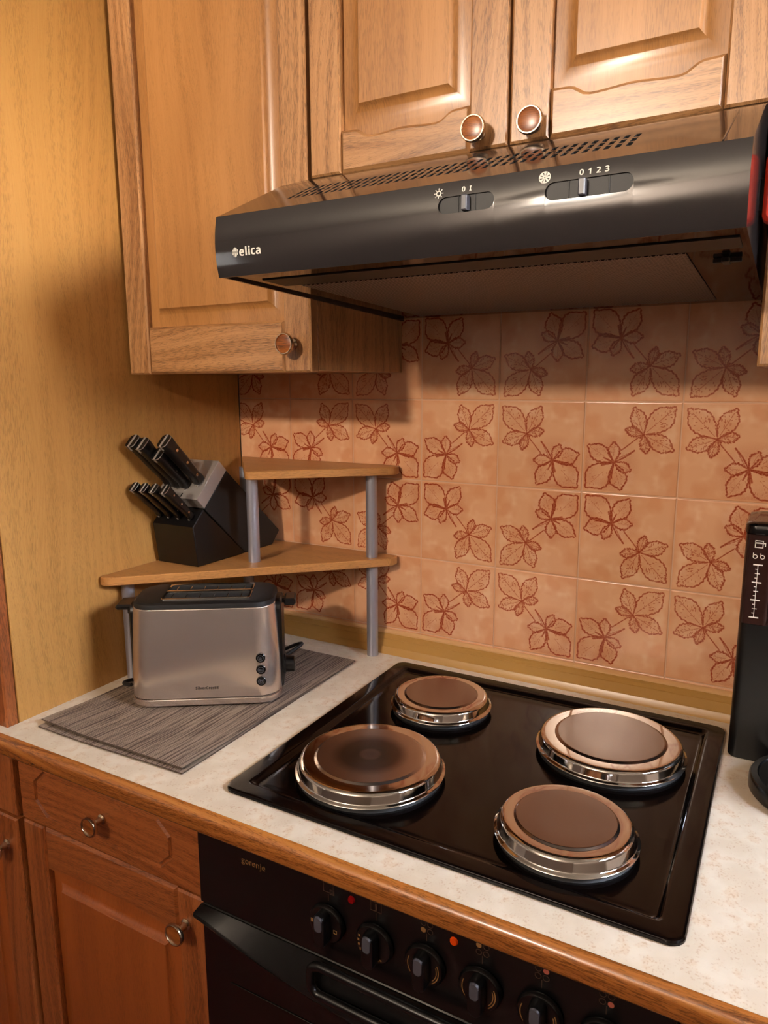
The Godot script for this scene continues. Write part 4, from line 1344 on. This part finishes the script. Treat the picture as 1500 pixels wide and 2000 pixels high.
func knives() -> void:
	var t := thing("knife_block", "black slanted knife block with a steel top plate on the lower shelf", "knife block", Vector3(0.06, 0.203, 0.14))
	var X := Transform3D(Basis(Vector3(0, 0, -1), Vector3(0, 1, 0), Vector3(1, 0, 0)), Vector3.ZERO)     # outline (-z, y), along x
	var S := func(a: Array) -> PackedVector2Array:
		var p := PackedVector2Array()
		for q in a: p.append(Vector2(-q[0], q[1]))
		return p
	var mb := MB.new()
	mb.prism(S.call([[0.2405, 0.3105], [0.1760, 0.3755], [0.016, 0.2300], [0.041, 0.2036], [0.130, 0.2036]]), 0.008, 0.112, X, 0.0015, 0.0015)
	part(t, "body", mb, M.matte_black)
	mb = MB.new()
	mb.prism(S.call([[0.262, 0.2036], [0.272, 0.2800], [0.2425, 0.3090], [0.129, 0.2036]]), 0.0085, 0.1115, X, 0.0015, 0.0015)
	part(t, "front_step", mb, M.black)
	mb = MB.new()
	mb.prism(S.call([[0.260, 0.3300], [0.1965, 0.3955], [0.1765, 0.3760], [0.2410, 0.3110]]), 0.007, 0.113, X, 0.0008, 0.0008)
	var cp := part(t, "top_plate", mb, M.satin, 0, 40.0, "brushed steel top plate with slots")
	var ax := Vector3(0, 0.7193, 0.6947).normalized()      # out of the block
	var ac := Vector3(0, 0.6947, -0.7193).normalized()     # up the plate
	for x in [0.030, 0.050, 0.070, 0.095]:
		mb = MB.new()
		var c := Vector3(x, 0.330, 0.260) + ac * (0.026 if x < 0.09 else 0.038)
		c.x = x
		mb.box(Vector3(-0.0014, -0.0225, 0.0), Vector3(0.0014, 0.0195, 0.0004), 0.0001, Transform3D(Basis(Vector3(1, 0, 0), ac, ax), c))
		part(cp, "knife_slot", mb, M.void)
	var big := [["shorter upper knife in the steel plate, second from the right", 0.070, 0.030, 0.096, 0.0], ["upper knife in the steel plate, second from the left", 0.050, 0.030, 0.123, 0.0], ["upper knife nearest the tall side panel, leftmost of the top row", 0.030, 0.031, 0.128, 0.0], ["long black-handled knife alone at the right of the steel plate", 0.095, 0.041, 0.120, 0.0]]
	for b in big:
		knife(b[0], "knives in the steel top plate", Vector3(b[1], 0.330, 0.260) + ac * b[2] + ax * 0.001, ax, ac, b[3], 1.1)
	var lab := ["small steak knife rightmost in the block's lower front step", "small steak knife second from the right in the lower step", "small steak knife second from the left in the lower step", "small steak knife leftmost in the lower step, nearest the side panel"]
	for k in 4:
		knife(lab[k], "small knives in the front step", Vector3([0.095, 0.067, 0.042, 0.018][k], 0.2800, 0.272) + ac * 0.0215 + ax * 0.001, ax, ac, 0.088, 0.80)

func knife(label: String, group: String, at: Vector3, ax: Vector3, ac: Vector3, len_: float, s: float) -> void:
	var t := thing("knife", label, "knife", at, 0, group)
	org[t] = Vector3.ZERO
	t.basis = Basis(Vector3(1, 0, 0), ac, ax)       # local z runs out along the handle, y across its broad side
	var mb := MB.new()
	var prof := [[0.000, 0.0100, 0.0085], [0.006, 0.0105, 0.0085], [0.016, 0.0088, 0.0085], [0.035, 0.0098, 0.0090], [0.060, 0.0108, 0.0095], [0.080, 0.0108, 0.0095], [0.096, 0.0112, 0.0100], [0.108, 0.0128, 0.0100], [0.114, 0.0128, 0.0095]]
	var O := []
	var Zs := []
	for q in prof:
		O.append(outline(0, -0.003 * (q[0] / 0.114) * (q[0] / 0.114), q[2] * s, q[1] * s * 1.0, 0.0065 * s, 4))
		Zs.append(q[0] / 0.120 * len_ + 0.003)
	mb.stack(O, Zs)
	part(t, "handle", mb, M.black, 2, 45.0)
	mb = MB.new()
	var oy := -0.003
	mb.prism(outline(0, oy, 0.0019 * s, 0.0132 * s, 0.0010, 3), Zs[7] - 0.004, Zs[8] + 0.0012, Transform3D(), 0.0006)
	mb.stack([MB.inset(O[8], -0.0002), MB.inset(O[8], -0.0002)], [Zs[8] - 0.0016 * s, Zs[8] - 0.0002])
	part(t, "end_cap", mb, M.satin)
	mb = MB.new()
	mb.box(Vector3(-0.0016 * s - 0.0004, -0.0115 * s, 0.0), Vector3(0.0016 * s + 0.0004, 0.0115 * s, 0.0036), 0.0004)
	part(t, "tang", mb, M.satin)
	for k in 3:
		mb = MB.new()
		var zz := lerpf(0.016, 0.084, k / 2.0) / 0.120 * len_ + 0.006
		for d in [-1.0, 1.0]:
			var hw: float = 0.0089 * s if k == 0 else 0.0096 * s
			mb.lathe([Vector2(0, -0.002), Vector2(0.0026 * s, -0.002), Vector2(0.0026 * s, 0.0002), Vector2(0, 0.0007)], Transform3D(Basis(Vector3(0, 0, 1), -PI / 2 * d), Vector3(hw * d, -0.001, zz)), 12)
		part(t, "rivet", mb, M.chrome)

func coffee_maker() -> void:
	var t := thing("coffee_maker", "black filter coffee maker at the right edge, beside the hob", "coffee maker", Vector3(1.11, 0.0, 0.12))
	var up := Transform3D(Basis(Vector3(1, 0, 0), Vector3(0, 0, -1), Vector3(0, 1, 0)), Vector3.ZERO)
	var mb := MB.new()
	mb.stack([outline(1.108, -0.0800, 0.099, 0.054, 0.012, 5), outline(1.108, -0.0800, 0.100, 0.055, 0.012, 5), outline(1.108, -0.0800, 0.0995, 0.0545, 0.012, 5)], [0.001, 0.003, 0.2035], up)
	part(t, "column", mb, M.black)
	mb = MB.new()
	mb.prism(outline(1.129, -0.0790, 0.079, 0.0535, 0.010, 5), 0.204, 0.3315, up)
	part(t, "filter_housing", mb, M.gloss_black)
	mb = MB.new()
	mb.prism(outline(1.0270, -0.0790, 0.0185, 0.0540, 0.008, 5), 0.204, 0.3315, up)
	var tank := part(t, "water_tank", mb, M.tank, 1, 40.0, "brown see-through water tank with a white level scale")
	mb = MB.new()
	mb.stack([outline(1.108, -0.0800, 0.0985, 0.0545, 0.012, 5), outline(1.108, -0.0800, 0.101, 0.057, 0.014, 5), outline(1.108, -0.0800, 0.101, 0.057, 0.014, 5), outline(1.108, -0.0800, 0.0985, 0.0545, 0.013, 5), outline(1.108, -0.0800, 0.090, 0.047, 0.010, 5)], [0.3318, 0.334, 0.3440, 0.3475, 0.3495], up)
	part(t, "lid", mb, M.gloss_black)
	mb = MB.new()
	mb.stack([outline(1.118, -0.0780, 0.075, 0.040, 0.03, 6), outline(1.118, -0.0780, 0.060, 0.030, 0.028, 6)], [0.3496, 0.3560], up)
	part(t, "lid_dome", mb, M.tank)
	# scale print
	mb = MB.new()
	var z := 0.1330
	var cx := 1.0265
	mb.box(Vector3(cx - 0.0004, 0.214, z), Vector3(cx + 0.0004, 0.2905, z + 0.0003), 0.0001)
	for k in 13:
		var y := 0.214 + k * 0.0063
		var w := 0.0060 if k % 4 == 0 else 0.0030
		var h := 0.0009 if k % 4 == 0 else 0.0005
		mb.box(Vector3(cx - w, y - h, z), Vector3(cx + (w if k % 4 == 0 else (w if k % 2 == 0 else 0.0005)), y + h, z + 0.0003), 0.0001)
	rect_frame(mb, cx - 0.0060, cx + 0.0045, 0.3135, 0.3240, z, 0.0010)
	mb.box(Vector3(cx - 0.0060, 0.3195, z), Vector3(cx + 0.0075, 0.3212, z + 0.0003), 0.0001)
	mb.box(Vector3(cx + 0.0062, 0.3160, z), Vector3(cx + 0.0075, 0.3195, z + 0.0003), 0.0001)
	for s in [-1.0, 1.0]:
		mb.lathe([Vector2(0.0030, 0), Vector2(0.0030, 0.0003), Vector2(0.0021, 0.0003), Vector2(0.0021, 0)], xf_z(Vector3(cx + s * 0.0045, 0.3010, z)), 14)
		mb.box(Vector3(cx + s * 0.0045 - 0.0028, 0.3020, z), Vector3(cx + s * 0.0045 - 0.0018, 0.3062, z + 0.0003), 0.0001)
	part(tank, "scale_print", mb, M.white_ink)
	# digits of the scale
	mb = MB.new()
	var base_c := Vector3(1.1250, 0.0, 0.2010)
	mb.lathe([Vector2(0, 0.001), Vector2(0.0835, 0.001), Vector2(0.0860, 0.004), Vector2(0.0860, 0.018), Vector2(0.0835, 0.022), Vector2(0.0760, 0.0235), Vector2(0.0740, 0.0215), Vector2(0, 0.0215)], Transform3D(Basis(), base_c), 64)
	part(t, "warming_plate", mb, M.black)
	var j := thing("coffee_jug", "glass jug with black lid and collar standing on the coffee maker's plate", "jug", base_c + Vector3(0.004, 0.022, 0.0105))
	var T := Transform3D(Basis(), base_c + Vector3(0.004, 0.022, 0.0105))
	mb = MB.new()
	mb.lathe([Vector2(0, 0.0005), Vector2(0.052, 0.0005), Vector2(0.060, 0.006), Vector2(0.0645, 0.030), Vector2(0.0640, 0.055), Vector2(0.057, 0.085), Vector2(0.0475, 0.103), Vector2(0.0475, 0.112), Vector2(0.0455, 0.112), Vector2(0.0455, 0.103), Vector2(0.055, 0.084), Vector2(0.062, 0.055), Vector2(0.0625, 0.030), Vector2(0.058, 0.008), Vector2(0.050, 0.0030), Vector2(0, 0.0030)], T, 56)
	part(j, "glass", mb, M.jug)
	mb = MB.new()
	mb.lathe([Vector2(0.0478, 0.100), Vector2(0.0505, 0.100), Vector2(0.0505, 0.114), Vector2(0.0478, 0.114)], T, 48)
	mb.lathe([Vector2(0, 0.1125), Vector2(0.050, 0.1125), Vector2(0.050, 0.118), Vector2(0.042, 0.124), Vector2(0, 0.126)], T, 48)
	part(j, "lid", mb, M.black)
	mb = MB.new()
	var hp := []
	for q in [[0.049, 0.110], [0.075, 0.112], [0.092, 0.102], [0.096, 0.070], [0.092, 0.035], [0.080, 0.020], [0.066, 0.022]]: hp.append(T.origin + Vector3(q[0] * 0.8, q[1], q[0] * 0.6))
	mb.tube(hp, 0.0065, 10)
	part(j, "handle", mb, M.black)

func red_holder() -> void:
	var t := thing("hanging_holder", "bright red plastic object with a black back, hanging right of the hood", "holder", Vector3(1.03, 0.703, 0.315))
	var mb := MB.new()
	mb.prism(outline(1.0350, 0.738, 0.030, 0.0345, 0.008, 6), 0.3220, 0.3420, Transform3D(), 0.004)
	part(t, "shell", mb, M.red)
	mb = MB.new()
	mb.prism(outline(1.0225, 0.7350, 0.026, 0.016, 0.002, 3), 0.3004, 0.3218)
	part(t, "backing", mb, M.matte_black)

func ceiling_lamp() -> void:
	var c := Vector3(0.25, RY1 - 0.16, 2.75)
	var t := thing("ceiling_lamp", "round white lamp on a short stem under the kitchen ceiling", "lamp", c)
	var T := Transform3D(Basis(), c)
	var mb := MB.new()
	mb.lathe([Vector2(0, -0.02), Vector2(0.19, -0.02), Vector2(0.19, -0.0005), Vector2(0.012, -0.0005), Vector2(0.010, 0.140), Vector2(0.05, 0.150), Vector2(0.05, 0.1595), Vector2(0, 0.1595)], T, 40)
	part(t, "base", mb, M.frame)
	mb = MB.new()
	mb.sphere(c + Vector3(0, -0.155, 0), Vector3(0.15, 0.14, 0.15), 32)
	part(t, "shade", mb, M.lamp)
	mb = MB.new()
	mb.lathe([Vector2(0, -0.325), Vector2(0.08, -0.322), Vector2(0.15, -0.305), Vector2(0.222, -0.250), Vector2(0.220, -0.248), Vector2(0.148, -0.301), Vector2(0.08, -0.318), Vector2(0, -0.321)], T, 40)
	part(t, "blocker", mb, M.frame, 1, 40.0, "added opaque white dish under the globe")  # added below the globe to keep lamp light off the base cabinets
	mb = MB.new()
	for k in 3: mb.tube([c + Vector3(0.220 * cos(TAU * k / 3), -0.249, 0.220 * sin(TAU * k / 3)), c + Vector3(0.188 * cos(TAU * k / 3), -0.010, 0.188 * sin(TAU * k / 3))], 0.002, 6)
	part(t, "blocker_rods", mb, M.chrome)  # rods holding the added light blocker
	var l := OmniLight3D.new()
	l.name = "lamp_light"
	l.light_color = Color(1.0, 0.93, 0.85)
	l.light_energy = 8.7
	l.light_size = 0.10
	l.omni_range = 12.0
	l.omni_attenuation = 2.0
	l.shadow_enabled = true
	t.add_child(l)
	l.position = Vector3(0, -0.155, 0)
